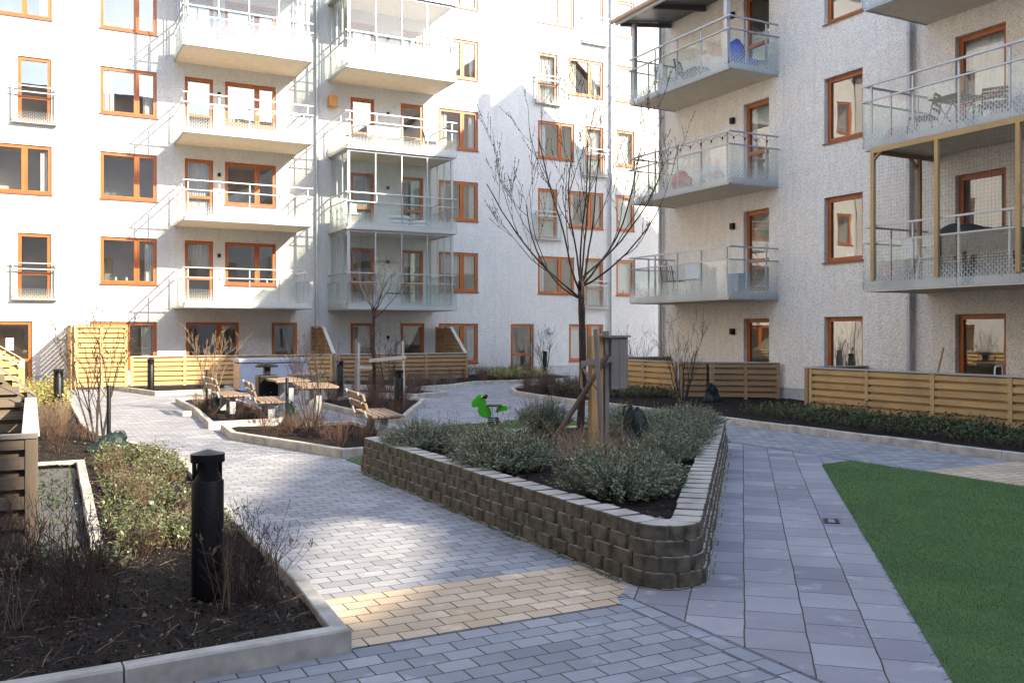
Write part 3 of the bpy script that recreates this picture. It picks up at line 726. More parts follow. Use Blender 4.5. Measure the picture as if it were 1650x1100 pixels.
# other flats on this block that the windows opposite can mirror
for a in (4.5, 1.0, -3.5, -7.5):
    for k in range(0, 4): window(FB, bB, a, a + 1.5, zt(k) - 1.5, zt(k), .6, simple=True)
wm = MB(); wall(wm, FB, -14, 22.8, .35, 12.2, HOLES[id(FB)])
for y in (22.8, -14): wm.add([(17.16, y, 0), (34.2, y, 0), (34.2, y, 12.2), (25.67, y, 19.3), (17.16, y, 12.2)], [(0, 1, 2, 3, 4)])
wm.quad((34.2, -14, 0), (34.2, 22.8, 0), (34.2, 22.8, 12.2), (34.2, -14, 12.2))
wm.build('wall', M['plasterB'], bB, fix=False)
wm = MB(); fbox(wm, FB, -14, 22.79, -.2, -.012, 0, .349); wm.build('plinth', M['plinth'], bB)
jm = MB()
for k in range(1, 5): fbox(jm, FB, 13.4, 17.6, .001, .005, 2.9 * k - .008, 2.9 * k + .008)
for k in range(0, 5): fbox(jm, FB, 17.60, 17.615, .001, .004, 2.9 * k + .36, 2.9 * k + 2.88)
jm.build('render_joint', M['plasterB'], bB)
rf = MB(); rf.extr([(16.9, 12.1), (25.67, 19.42), (34.5, 12.1), (34.5, 12.3), (25.67, 19.65), (16.9, 12.3)], 1, -14.2, 22.9); rf.build('roof', M['rooftile'], bB)
ch = MB(); ch.box(25.45, 25.85, 20.0, 20.5, 18.9, 20.6); ch.build('chimney', M['plinth'], bB)
cp = MB()   # canopy above the top balcony
cp.extr([(15.3, 10.86), (17.15, 11.12), (17.15, 11.24), (15.3, 10.98)], 1, 17.6, 22.4)
cn = cp.build('canopy', M['roofmetal'], bB)
q = MB(); q.box(15.22, 15.299, 17.55, 22.45, 10.80, 10.98); q.build('fascia', M['white'], cn)
q = MB(); q.tube([(15.14, 17.5, 10.92), (15.14, 22.5, 10.90)], .07, 10); q.build('gutter', M['peach'], cn)
for y in (17.7, 19.2, 20.7, 22.3):
    q = MB(); q.add([(15.32, y - .04, 10.74), (17.15, y - .04, 10.98), (17.15, y - .04, 11.10), (15.32, y - .04, 10.85), (15.32, y + .04, 10.74), (17.15, y + .04, 10.98), (17.15, y + .04, 11.10), (15.32, y + .04, 10.85)], [(0, 1, 2, 3), (7, 6, 5, 4), (0, 4, 5, 1), (1, 5, 6, 2), (2, 6, 7, 3), (3, 7, 4, 0)]); q.build('rafter', M['roofmetal'], cn)
for y in (18.0, 22.0):
    q = MB(); q.box(15.55, 15.66, y - .06, y + .06, 8.62, 10.76); q.build('post', M['alu'], cn)

# ---- wooden screen frame on the lower right balcony
fr = tag(empty('timber_net_frame', (15.3, 11, 2.81)), 'wooden frame with netting closing off the lower right balcony', 'screen frame')
q = MB(); q.box(-.13, -.06, -1.85, 2.15, 2.60, 2.70); sub_ = q.build('top_beam', W3['piney'], fr)
q = MB(); q.box(-.06, 1.8, 2.08, 2.15, 2.60, 2.69); q.build('top_beam', W3['pinebrownx'], fr)
for y in (2.11, .62, -1.0): q = MB(); q.box(-.13, -.06, y - .04, y + .04, .01, 2.599); q.build('post', W3['pinez'], fr)
q = MB(); q.box(1.2, 1.27, 2.02, 2.1, .01, 2.599); q.build('post', W3['pinebrownz'], fr)
q = MB()
for (a, b_) in (((-.1, 2.1, 2.45), (-.1, 1.9, 2.62)), ((1.23, 2.1, 2.4), (1.0, 2.1, 2.6))): q.obar(a, b_, .05, .05)
q.build('brace', W3['pinebrownz'], fr)
q = MB()
for i in range(36):
    z = .02 + i * .072; q.tube([(-.095, 2.1, z), (-.095, -1.8, z)], .0013, 3, False)
for i in range(55):
    y = 2.1 - i * .072; q.tube([(-.095, y, .02), (-.095, y, 2.6)], .0013, 3, False)
q.build('netting', M['dark'], fr, fix=False)

# ---- building D: sunlit block behind the left fences, seen only mirrored in the windows
bD = tag(empty('apartment_building', (0, 0, 0)), 'white rendered block on the left behind the weathered fence', 'building')
for k in range(0, 5):
    for i, a in enumerate(np.arange(-10, 32, 3.1)): window(FD, bD, a, a + (1.7 if (i + k) % 2 else 1.0), zt(k) - 1.6, zt(k), .6 if (i + k) % 2 else None, simple=True)
wm = MB(); wall(wm, FD, -12, 34, 0, 15, HOLES[id(FD)])
wm.quad((-3.5, -12, 0), (-14, -12, 0), (-14, -12, 15), (-3.5, -12, 15)); wm.quad((-14, -12, 0), (-14, 34, 0), (-14, 34, 15), (-14, -12, 15))
wm.build('wall', M['plasterA'], bD, fix=False)
rm = MB(); rm.box(-4.6, -4.4, -11.9, 33.9, .1, 14.9); rm.build('room_wall', M['room'], bD)
rf = MB(); rf.extr([(-3.2, 15.01), (-8.7, 19), (-14.3, 15.01)], 1, -12, 34); rf.build('roof', M['rooftile'], bD)

# ---- building C: block behind the camera whose gables shade the near paving
bC = tag(empty('apartment_building', (0, 0, 0)), 'gabled block behind the viewer mirrored in the far windows', 'building')
for k in range(0, 4):
    for i, a in enumerate(np.arange(-2, 30, 3.3)): window(FC, bC, a, a + 1.5, zt(k) - 1.5, zt(k), .6, simple=True)
wm = MB(); wall(wm, FC, -3.4, 40, 0, 10.3, HOLES[id(FC)]); wm.build('wall', M['plasterA'], bC, fix=False)
wm = MB(); wm.extr([(-3.4, 10.31), (5, 10.31), (6, 14), (9.5, 17.2), (13.7, 16.3), (14.3, 15.2), (14.4, 13.7), (14.25, 12.6), (15.3, 12.98), (16.4, 13.55), (17.5, 14.3), (17.6, 15.5), (24, 19.2), (33, 12), (40, 12), (40, 10.31)], 1, -14.2, -14.0)  # unseen gable, outline shaped to shade paving and fence, notch lets sun through
wm.build('shade_gable', M['plasterA'], bC)
wm = MB(); wm.extr([(14.35, 13.7), (17.7, 15.6), (17.7, 14.8), (17.35, 14.72), (16.8, 14.5), (16.0, 14.05), (15.2, 13.5), (14.3, 12.95)], 1, -14.16, -14.02); wm.build('sun_slot_mask', M['rooftile'], bC)  # added unseen strip, bounds the slot that throws the sun patch
rf = MB(); rf.extr([(17.7, 10.4), (17.7, 15.5), (24, 19.0), (33, 11.8), (40, 11.8), (40, 10.4)], 1, -14.6, -14.21); rf.build('roof', M['rooftile'], bC)  # unseen gable sheet, made shallow so sun reaches the slot beside it
rf = MB(); rf.extr([(-13.7, 16.51), (-20, 23), (-26, 16.51)], 0, -3.6, 10.5); rf.build('roof', M['rooftile'], bC)
rf = MB(); rf.box(-3.4, 10.4, -25.8, -14.21, 10.31, 16.5); rf.build('upper_storeys', M['plasterA'], bC)
bE = tag(empty('apartment_building', (0, 0, 0)), 'tiled roofed block far behind the viewer, mirrored in the upper windows', 'building')
rf = MB(); rf.box(4, 50, -38, -30, 0, 17); rf.build('wall', M['plasterB'], bE)
rf = MB(); rf.extr([(-29.5, 17.01), (-33.5, 25), (-38.5, 17.01)], 0, 3.6, 50.4); rf.build('roof', M['rooftile'], bE)
rm = MB(); rm.box(-3.3, 39.9, -15.2, -15.0, .1, 10.2); rm.build('room_wall', M['room'], bC)

# ------------------------------------------------------------------ fences
def fence(p0, p1, label, zt_=1.0, wo='pine', posts=None, cap='cap', group=None, prof=None, thick=True, zb=.1, front=1):
    """hit-and-miss slatted fence; prof(x) gives the top height for sloping screens"""
    p0 = Vector(p0); p1 = Vector(p1); L = (p1 - p0).length; a = math.atan2((p1 - p0).y, (p1 - p0).x)
    root = empty('slatted_fence' if prof is None else 'privacy_screen', (p0.x, p0.y, 0), a)
    tag(root, label, 'fence' if prof is None else 'privacy screen', group)
    top = prof if prof else (lambda x: zt_)
    n = posts if posts else max(1, round(L / 1.75)); bw = .095; pitch = .152
    xs = [L * i / n for i in range(n + 1)]
    for i, x in enumerate(xs):
        xc = min(max(x, .045), L - .045); q = MB(); t = top(xc) - .02
        q.box(xc - .045, xc + .045, -.05, .05, 0, t); q.build('post', W3[wo + 'z'], root, bevel=.004)
    for i in range(n):
        x0, x1 = xs[i] + .05, xs[i + 1] - .05
        if i == 0: x0 += .04
        if i == n - 1: x1 -= .04
        q = MB(); z = zb; k = 0
        zmax = max(top(x0), top(x1))
        while z < zmax - .03:
            for face, zz in ((front, z), (-front, z + pitch / 2)):
                z1 = zz + bw; 
                # clip the length where the board would pass the sloping top
                xa, xb = x0, x1
                if prof:
                    m_ = [x0 + (x1 - x0) * t / 40 for t in range(41)]; ok = [x for x in m_ if top(x) - .03 >= z1]
                    if not ok: continue
                    xa, xb = min(ok), max(ok)
                elif zz > zmax - .05: continue
                z1 = min(z1, zmax - .022)
                if z1 - zz < .02: continue
                y0 = .017 * face; y1 = .040 * face; 
                q.box(xa, xb, y0, y1, zz, z1)
            z += pitch; k += 1
        q.build('slat_panel', W3[wo + 'x'], root)
    c = MB(); m_ = 24 if prof else 1
    for j in range(m_):
        xa, xb = L * j / m_, L * (j + 1) / m_
        c.add([(xa, -.062, top(xa) - .02), (xb, -.062, top(xb) - .02), (xb, .062, top(xb) - .02), (xa, .062, top(xa) - .02), (xa, -.062, top(xa) + .01), (xb, -.062, top(xb) + .01), (xb, .062, top(xb) + .01), (xa, .062, top(xa) + .01)],
              [(0, 3, 2, 1), (4, 5, 6, 7), (0, 1, 5, 4), (2, 3, 7, 6)] + ([(3, 0, 4, 7)] if j == 0 else []) + ([(1, 2, 6, 5)] if j == m_ - 1 else []))
    c.build('cap_rail', W3[cap + 'x'], root, fix=False)
    return root
# far fence of building A (X 2.7 .. 14.45 at Y 31.2)
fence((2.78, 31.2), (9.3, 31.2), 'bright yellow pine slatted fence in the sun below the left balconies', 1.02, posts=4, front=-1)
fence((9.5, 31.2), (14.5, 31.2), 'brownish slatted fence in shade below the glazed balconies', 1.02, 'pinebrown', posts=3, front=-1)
def slope(L, a, z0, z1, rev=False):
    # full height z1 up to x=a, then down to z0 at x=L
    if rev: return lambda x: z1 if (L - x) <= a else z1 + (z0 - z1) * ((L - x) - a) / (L - a)
    return lambda x: z1 if x <= a else z1 + (z0 - z1) * (x - a) / (L - a)
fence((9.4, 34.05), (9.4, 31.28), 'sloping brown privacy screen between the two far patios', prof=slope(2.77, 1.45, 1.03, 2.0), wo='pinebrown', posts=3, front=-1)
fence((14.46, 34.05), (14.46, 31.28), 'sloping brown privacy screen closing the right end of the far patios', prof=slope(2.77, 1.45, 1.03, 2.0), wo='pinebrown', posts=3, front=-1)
fence((1.2, 31.2), (2.7, 31.2), 'tall yellow pine lattice screen beside the sunlit door', 2.0, posts=2, cap='pine', front=-1)
fence((1.14, 34.05), (1.14, 31.28), 'tall side screen casting striped shadows on the white wall', 2.0, posts=2, cap='pine')
# left patios of building D
fence((-3.4, 8.0), (.05, 8.0), 'weathered grey brown slatted fence at the left edge, near face', .965, 'weather', posts=2, cap='greywood', front=-1)
fence((.0, 8.08), (.0, 12.55), 'weathered slatted fence running away beside the gravel strip', .965, 'weather', posts=3, cap='cap', front=-1)
fence((-3.4, 12.65), (.05, 12.65), 'weathered sloping privacy screen rising at the left edge', prof=slope(3.45, 2.3, 1.0, 2.05), wo='weather', cap='greywood', posts=2, front=-1)
fence((-.2, 22.95), (-.2, 29.0), 'sunlit pine fence of the second left patio', 1.0, posts=4)
fence((-3.4, 22.86), (-.15, 22.86), 'nearer sloping pine screen of the second left patio', prof=slope(3.25, 1.6, 1.0, 2.1), posts=2, front=-1)
fence((-3.4, 29.1), (-.15, 29.1), 'farther sloping pine screen of the second left patio', prof=slope(3.25, 1.6, 1.0, 2.1), posts=2, front=-1)
# right patios of building B
fence((15.25, 14.85), (15.25, 8.6), 'yellow pine slatted fence with grey cap at the right edge', 1.0, posts=4, front=-1)
fence((17.1, 14.93), (15.2, 14.93), 'short dark return of the right hand pine fence', 1.0, 'pinebrown', posts=1)
fence((15.06, 22.2), (15.06, 19.36), 'short bright pine fence behind the hanging wooden box', 1.0, posts=2, front=-1)
fence((15.1, 19.28), (17.05, 17.65), 'brown pine fence running diagonally to the grey wall', 1.0, 'pinebrown', posts=3, front=-1)
fence((15.1, 22.3), (17.1, 22.3), 'low dark fence at the back of the far right patio', 1.05, 'pinebrown', posts=1)

# ------------------------------------------------------------------ block planter
def round_path(pts, rads, step=.02):
    n = len(pts); out = []
    for i in range(n):
        p = Vector(pts[i]); a = Vector(pts[i - 1]); c = Vector(pts[(i + 1) % n]); d1 = (a - p).normalized(); d2 = (c - p).normalized()
        ang = d1.angle(d2); t = rads[i] / math.tan(ang / 2); s = p + d1 * t; e = p + d2 * t
        cen = p + (d1 + d2).normalized() * rads[i] / math.sin(ang / 2)
        v0 = s - cen; v1 = e - cen; th = v0.angle_signed(v1)
        for k in range(9): out.append(cen + Matrix.Rotation(-th * k / 8, 2) @ v0)
    res = []; n = len(out)
    for i in range(n):
        a, b_ = out[i], out[(i + 1) % n]; L = (b_ - a).length; k = max(1, int(L / step))
        for j in range(k): res.append(a.lerp(b_, j / k))
    return res
PL = [(3.66, 11.2), (3.68, 4.98), (4.12, 4.95), (9.45, 10.85), (9.3, 11.2)]
def path_at(path, cum, s):
    s = s % cum[-1]; lo = np.searchsorted(cum, s, side='right') - 1; lo = min(lo, len(path) - 1)
    a = path[lo]; b_ = path[(lo + 1) % len(path)]; L = cum[lo + 1] - cum[lo]; return a.lerp(b_, (s - cum[lo]) / max(L, 1e-6))
pr = tag(empty('block_planter', (0, 0, 0)), 'raised triangular planter of dark split concrete blocks with pale tops', 'planter')
NC = 4; CH = .105; z0 = .02
rngp = random.Random(4)
for c_ in range(-1, NC):
    ins = .012 * (c_ + 1); out_ = round_path(offset_poly(PL, ins, True), [.12, .25, .22, .25, .12])
    inn_ = None
    cum = [0]
    for i in range(len(out_)): cum.append(cum[-1] + (out_[(i + 1) % len(out_)] - out_[i]).length)
    cen = Vector((5.6, 9.4)); n = round(cum[-1] / .245); wv = cum[-1] / n
    m = MB(); zb = z0 + CH * c_; zt2 = zb + CH - .004
    if c_ == -1: zb = -.02; zt2 = .016
    for i in range(n):
        s = i * wv + (c_ % 2) * wv / 2
        g_ = .008
        P = [path_at(out_, cum, s + t) for t in (g_, .026, wv * .5, wv - .026, wv - g_)]
        tg = (P[-1] - P[0]).normalized(); nr = Vector((-tg.y, tg.x))
        if (cen - P[2]).dot(nr) < 0: nr = -nr
        jit = rngp.uniform(-.004, .004); P = [p + nr * jit for p in P]
        P[0] = P[0] + nr * .02; P[-1] = P[-1] + nr * .02
        # inner end narrows so the tops look like wedges
        dpth = .20 + rngp.uniform(-.01, .01)
        n0 = (Vector(P[0]) + nr * dpth) + tg * .018; n1 = (Vector(P[-1]) + nr * dpth) - tg * .018
        poly = [tuple(p) for p in P] + [tuple(n1), tuple(n0)]
        k = len(poly); o = len(m.v); zz = zt2 + rngp.uniform(-.002, .002)
        rr = [Vector(p) for p in poly]; ctr = sum(rr, Vector((0, 0))) / k
        m.v += [(p.x, p.y, zb) for p in rr] + [(p.x, p.y, zz - .008) for p in rr] + [(*(p + (ctr - p).normalized() * .007), zz) for p in rr]
        for a in range(k):
            b_ = (a + 1) % k
            m.f.append((o + a, o + b_, o + k + b_, o + k + a)); m.mi.append(0)
            m.f.append((o + k + a, o + k + b_, o + 2 * k + b_, o + 2 * k + a)); m.mi.append(0)
        m.f.append(tuple(o + 2 * k + a for a in range(k))); m.mi.append(1)
    m.build('block_course' if c_ >= 0 else 'footing_course', [M['block_face'], M['block_top']], pr)
SOILZ = .36
ip = offset_poly(PL, .2, True)
g = MB(); step = .06; xs = [p[0] for p in ip]; ys = [p[1] for p in ip]; idx = {}
for i in range(int((max(xs) - min(xs)) / step) + 1):
    for j in range(int((max(ys) - min(ys)) / step) + 1):
        x, y = min(xs) + i * step, min(ys) + j * step
        if inpoly(x + step / 2, y + step / 2, ip):
            f = []
            for (a, b_) in ((i, j), (i + 1, j), (i + 1, j + 1), (i, j + 1)):
                if (a, b_) not in idx:
                    xx, yy = min(xs) + a * step, min(ys) + b_ * step
                    idx[(a, b_)] = len(g.v); g.v.append((xx, yy, SOILZ + .03 * noise.noise((xx * 2, yy * 2, 0)) + .02 * noise.noise((xx * 8, yy * 8, 2))))
                f.append(idx[(a, b_)])
            g.f.append(tuple(f)); g.mi.append(0)
g.build('planter_soil', M['soil'], pr, fix=False, smooth=True)

# ------------------------------------------------------------------ plants
def sphere_dir(rng):
    while True:
        v = Vector((rng.uniform(-1, 1), rng.uniform(-1, 1), rng.uniform(-1, 1)))
        if .05 < v.length < 1: return v.normalized()
def branch_rec(mb, rng, p, d, L, r, depth, up=.15, wig=.18, kids=(2, 3), spread=.55, nseg=5, sides=5, shrink=.68, buds=None, minr=.0015, start=.35):
    pts = [p.copy()]; rad = [r]; dd = d.copy(); q = p.copy()
    for i in range(nseg):
        dd = (dd + sphere_dir(rng) * wig + Vector((0, 0, up))).normalized(); q = q + dd * L / nseg
        pts.append(q.copy()); rad.append(max(minr, r * (1 - .55 * (i + 1) / nseg)))
    mb.tube(pts, rad, sides if depth > 1 else 3, cap=(depth == 0))
    if buds is not None and depth <= 1:
        for i in range(1, len(pts)):
            if rng.random() < .8: buds.append((pts[i] + sphere_dir(rng) * rad[i], rad[i]))
    if depth == 0: return
    n = rng.randint(*kids)
    for k in range(n):
        t = start + (1 - start) * (k + rng.random()) / n; j = min(nseg - 1, int(t * nseg)); base = pts[j].lerp(pts[j + 1], t * nseg - j)
        ax = sphere_dir(rng); dv = (pts[j + 1] - pts[j]).normalized(); nd = (dv + (ax - dv * ax.dot(dv)).normalized() * math.tan(spread * rng.uniform(.6, 1.2))).normalized()
        branch_rec(mb, rng, base, nd, L * shrink * rng.uniform(.75, 1.15), max(minr, rad[j] * .52), depth - 1, up, wig, kids, spread, max(3, nseg - 1), sides, shrink, buds, minr, start)
def bud_mesh(mb, buds, s=.006):
    for b_, r in buds:
        t = s * 1.1; x, y, z = b_
        mb.add([(x - t, y, z), (x + t, y, z), (x, y - t, z), (x, y + t, z), (x, y, z + t * 2.4), (x, y, z - t)], [(0, 2, 4), (2, 1, 4), (1, 3, 4), (3, 0, 4), (2, 0, 5), (1, 2, 5), (3, 1, 5), (0, 3, 5)])

# --- lavender
def lavender_mesh(seed, rad=.5, h=.42, n=500, tall=False):
    rng = random.Random(seed); st = MB(); lf = MB()
    for i in range(n):
        a = rng.uniform(0, 6.283); el = math.acos(rng.uniform(.12, 1)) if not tall else math.acos(rng.uniform(.45, 1))
        dirv = Vector((math.sin(el) * math.cos(a), math.sin(el) * math.sin(a), math.cos(el)))
        lump = 1 + .20 * noise.noise(dirv * 2.6 + Vector((seed, 0, 0))) + .10 * noise.noise(dirv * 7)
        tip = Vector((dirv.x * rad * lump, dirv.y * rad * lump, .05 + dirv.z * h * lump)) * rng.uniform(.84, 1.07)
        base = Vector((dirv.x * rad * .18, dirv.y * rad * .18, 0)); mid = base.lerp(tip, .5) + Vector((0, 0, -.02 if not tall else .0)) + sphere_dir(rng) * .03
        tip += Vector((0, 0, .03)); pts = [base, mid, tip]
        st.tube(pts, [.0035, .0025, .0012], 3, False)
        L = (tip - mid).length; dv = (tip - mid).normalized()
        nl = 17 if not tall else 20
        for k in range(nl):
            t = -.25 + 1.27 * k / nl; p = mid.lerp(tip, t); ax = sphere_dir(rng); ax = (ax - dv * ax.dot(dv)).normalized()
            d = (dv * rng.uniform(.6, 1.3) + ax).normalized(); ll = rng.uniform(.024, .042) * (1.1 - .2 * t); ww = .0056 * rng.uniform(.8, 1.4)
            s_ = d.cross(dv)
            s_ = s_.normalized() * ww if s_.length > 1e-4 else Vector((ww, 0, 0))
            lf.add([p - s_ * .6, p + d * ll * .5 - s_, p + d * ll, p + d * ll * .5 + s_, ], [(0, 1, 2, 3)])
        if rng.random() < .03:
            e = tip + Vector((rng.uniform(-.05, .05), rng.uniform(-.05, .05), rng.uniform(.08, .2))); st.tube([tip, e], [.001, .001], 3, False); st.tube([e, e + Vector((0, 0, .03))], [.004, .003], 4)
    return st, lf
LV = []
for sd, tall in ((1, False), (2, False), (3, False), (4, True)):
    st, lf = lavender_mesh(sd, tall=tall, h=.35 if not tall else .56)
    r_ = empty('lavender_bush'); a = st.build('stem', M['twigpale'], r_, fix=False); b_ = lf.build('foliage', M['lav'], r_, fix=False)
    r_['proto'] = 1; LV.append(r_)
LAV = [(4.12, 10.25, .50, 0, 'low lavender bush at the far left corner of the planter'), (4.62, 10.35, .40, 1, 'small lavender bush behind the far left corner of the planter'),
       (4.28, 8.3, .62, 1, 'wide pale green lavender bush halfway along the left planter edge'), (4.5, 9.25, .48, 2, 'small lavender bush between the left edge and the leaning pole'),
       (4.5, 6.55, .60, 2, 'grey green lavender bush closest to the front corner of the planter'), (5.15, 7.1, .36, 0, 'lavender bush directly behind the front corner one'),
       (6.12, 8.05, .44, 1, 'lavender bush on the right planter edge nearest the front'), (6.75, 8.75, .48, 0, 'lavender bush on the right planter edge beside the green bag'),
       (7.3, 9.4, .58, 2, 'lavender bush in the middle of the right planter edge'), (8.0, 10.1, .56, 1, 'bright tipped lavender bush near the far right planter corner'),
       (7.2, 10.45, .55, 0, 'lavender bush behind the tarpaulin bag at the back edge'), (8.7, 10.65, .42, 2, 'lavender bush right in the far right planter corner'), (5.88, 10.3, .46, 3, 'tall dark upright lavender bush left of the tree trunk'),
       (7.9, 10.75, .42, 0, 'lavender bush at the back edge beside the far right corner')]
used = set()
for x, y, r, k, lab in LAV:
    o = LV[k] if k not in used else copy_tree(LV[k]); used.add(k)
    if 'proto' in o: del o['proto']
    o.location = (x, y, SOILZ); s_ = r / .5; o.scale = (s_, s_, s_ * .88 * (1.08 if k == 3 else 1)); o.rotation_euler = (0, 0, x * 7)
    if k == 1:
        for c_ in o.children:
            if c_.name.startswith('foliage'): c_.data.materials[0] = M['lavg'] if False else M['lav']
    tag(o, lab, 'lavender', 'lavender bushes in the block planter')

# --- low twiggy shrubs
def twiggy(seed, n, h, mat, rad=.25, leafmat=None, nl=0):
    rng = random.Random(seed); m = MB(); bd = []
    for i in range(n):
        a = rng.uniform(0, 6.283); el = rng.uniform(.05, .75); d = Vector((math.sin(el) * math.cos(a), math.sin(el) * math.sin(a), math.cos(el)))
        branch_rec(m, rng, Vector((rng.gauss(0, rad * .18), rng.gauss(0, rad * .18), -.02)), d, h * rng.uniform(.55, 1), .0042, 2 if i % 2 else 1, .06, .16, (2, 3), .5, 4, 3, .5, bd, .0013)
    r_ = empty('bare_shrub'); bud_mesh(m, [b for b in bd if rng.random() < .5], .0032); m.build('twigs', mat, r_, fix=False)
    return r_
SP = [twiggy(21, 60, .50, M['twigdark'], .5), twiggy(22, 50, .42, M['twigdark'], .4), twiggy(23, 30, .5, M['twigred']), twiggy(24, 26, .42, M['twigred']), twiggy(25, 24, .4, M['twigpale'])]
first = set()
def place(protos, k, x, y, z, s, label, cat, group, rz=None, sz=None):
    key = (id(protos), k)
    o = protos[k] if key not in first else copy_tree(protos[k]); first.add(key)
    o.location = (x, y, z); o.scale = (s, s, sz or s); o.rotation_euler = (0, 0, rz if rz is not None else x * 5 + y * 3)
    tag(o, label, cat, group); return o
for x, y, s, lab in ((.26, 6.1, 1.15, 'dark red bare shrub left of the near bollard'), (-.12, 7.3, .9, 'dark red bare shrub at the left edge below the weathered fence'), (1.2, 5.9, .95, 'dark red bare shrub at the foot of the near bollard'),
                     (.75, 7.45, .6, 'small dark shrub between near bollard and leafy groundcover'), (-.45, 6.4, .9, 'dark red bare shrub cut by the left edge of the picture')):
    place(SP, 0 if s > .8 else 1, x, y, .07, s, lab, 'shrub', 'bare dark shrubs in the near left bed')
rg = random.Random(9)
def scatter(poly, n, ks, label, group, s0=.7, s1=1.1, mind=.28, z=.07):
    xs = [p[0] for p in poly]; ys = [p[1] for p in poly]; P = []; tries = 0
    while len(P) < n and tries < 9000:
        tries += 1; x = rg.uniform(min(xs), max(xs)); y = rg.uniform(min(ys), max(ys))
        if inpoly(x, y, poly) and all((x - a) ** 2 + (y - b) ** 2 > mind ** 2 for a, b in P): P.append((x, y))
    for x, y in P: place(SP, rg.choice(ks), x, y, z, rg.uniform(s0, s1), label, 'shrub', group)
scatter([(3.3, 15.2), (4.0, 13.0), (4.5, 12.9), (5.0, 14.7), (5.1, 16), (3.4, 16.4)], 15, (2, 3, 3), 'leafless reddish shrub among its like in the island bed nearest the block planter', 'reddish shrubs in the nearest island bed', .6, .95, .3)
scatter([(3.2, 17.8), (4.2, 17.9), (4.3, 20), (4.3, 24.3), (3.4, 23.6)], 16, (3, 4), 'leafless brown shrub among its like in the island bed beside the first bench', 'brown shrubs in the bench island bed', .6, .9, .35)
scatter([(6.3, 22.3), (6.3, 17.4), (6.45, 17.1), (8.4, 21.3), (7.9, 22.4)], 18, (2, 3), 'leafless russet shrub among its like in the birch bed', 'russet shrubs in the birch bed', .8, 1.15, .4)
scatter([(7.3, 25.5), (9.2, 23.2), (10.0, 23.5), (9.7, 24.5), (8.2, 26.1)], 9, (2, 4), 'leafless russet shrub among its like in the small far bed', 'russet shrubs in the small far bed', .8, 1.1, .4)
scatter([(14.0, 25.6), (12.8, 23.9), (12.3, 22.8), (12.1, 21.0), (13.2, 19.8), (14.8, 21.5), (15, 25.6)], 44, (2, 2, 3), 'low rust coloured bare shrub among its like in the rounded right hand bed', 'rust coloured shrubs in the rounded bed', .75, 1.0, .26)
scatter([(11.6, 26.9), (13.2, 28.4), (16.5, 28.6), (18, 30), (18, 33), (15, 32.5), (14.7, 30.8)], 26, (2, 3, 4), 'low bare shrub among its like in the bed below the entrance lamp', 'bare shrubs in the bed by the entrance door', .7, 1.2, .45)
scatter([(.65, 8.2), (1.45, 8.0), (1.5, 12.5), (.8, 12.8)], 9, (3, 4), 'pale twiggy shrub sticking out of the leafy ground cover', 'pale shrubs in the leafy ground cover', .45, .7, .4)
scatter([(.0, 14.2), (.9, 14.5), (.7, 17), (.6, 21), (-.1, 21)], 16, (4, 3, 4), 'pale brown bare shrub among its like beyond the weathered fence', 'pale shrubs beyond the weathered fence', .7, 1.0, .35)
scatter([(5.8, 30.4), (14.0, 30.3), (12, 27.4), (11, 26.8), (8.5, 29.6)], 24, (3, 4), 'dry bare shrub among its like in front of the brown far fence', 'dry shrubs before the brown far fence', .7, 1.1, .5)

# --- tall multi-stemmed bare shrubs
def tallshrub(seed, n, h, mat, spread=.45, budsz=.010, minr=.0025):
    rng = random.Random(seed); m = MB(); bd = []
    for i in range(n):
        a = i * 6.283 / n + rng.uniform(-.3, .3); el = rng.uniform(.1, spread); d = Vector((math.sin(el) * math.cos(a), math.sin(el) * math.sin(a), math.cos(el)))
        branch_rec(m, rng, Vector((.06 * math.cos(a), .06 * math.sin(a), -.03)), d, h * rng.uniform(.6, .85), .013, 3, .10, .13, (2, 3), .5, 7, 6, .52, bd, minr)
    r_ = empty('tall_bare_shrub'); bud_mesh(m, [b for b in bd if rng.random() < .35], budsz); m.build('branches', mat, r_, fix=False)
    return r_
TS = [tallshrub(31, 8, 1.55, M['twig'], .48), tallshrub(32, 11, 1.35, M['twigpale'], .42, .008), tallshrub(33, 8, 1.4, M['twig'], .5, .006), tallshrub(34, 10, 1.6, M['twig'], .4, .007)]
for k, x, y, s, lab in ((0, .92, 15.55, 1.15, 'tall dark bare shrub beside the collapsed green bag on the left'), (1, 3.62, 21.6, 1.12, 'pale sunlit bare shrub beside the first bench and bag'),
                        (2, 4.55, 16.5, 1.0, 'bare dark shrub with wide forks in front of the tables'), (3, 14.2, 18.0, 1.05, 'bare shrub in front of the diagonal brown fence on the right'),
                        (3, 19.1, 33.4, .95, 'pale bare shrub beside the entrance door'), (2, 8.7, 24.0, 1.15, 'bare shrub behind the bench by the far bollards'), (1, 6.6, 25.6, .9, 'thin bare shrub before the brown far fence'),
                        (3, 17.0, 23.9, .9, 'faint bare shrub at the corner of the grey building')):
    place(TS, k, x, y, .05, s, lab, 'shrub', 'tall bare shrubs around the courtyard', rz=x)

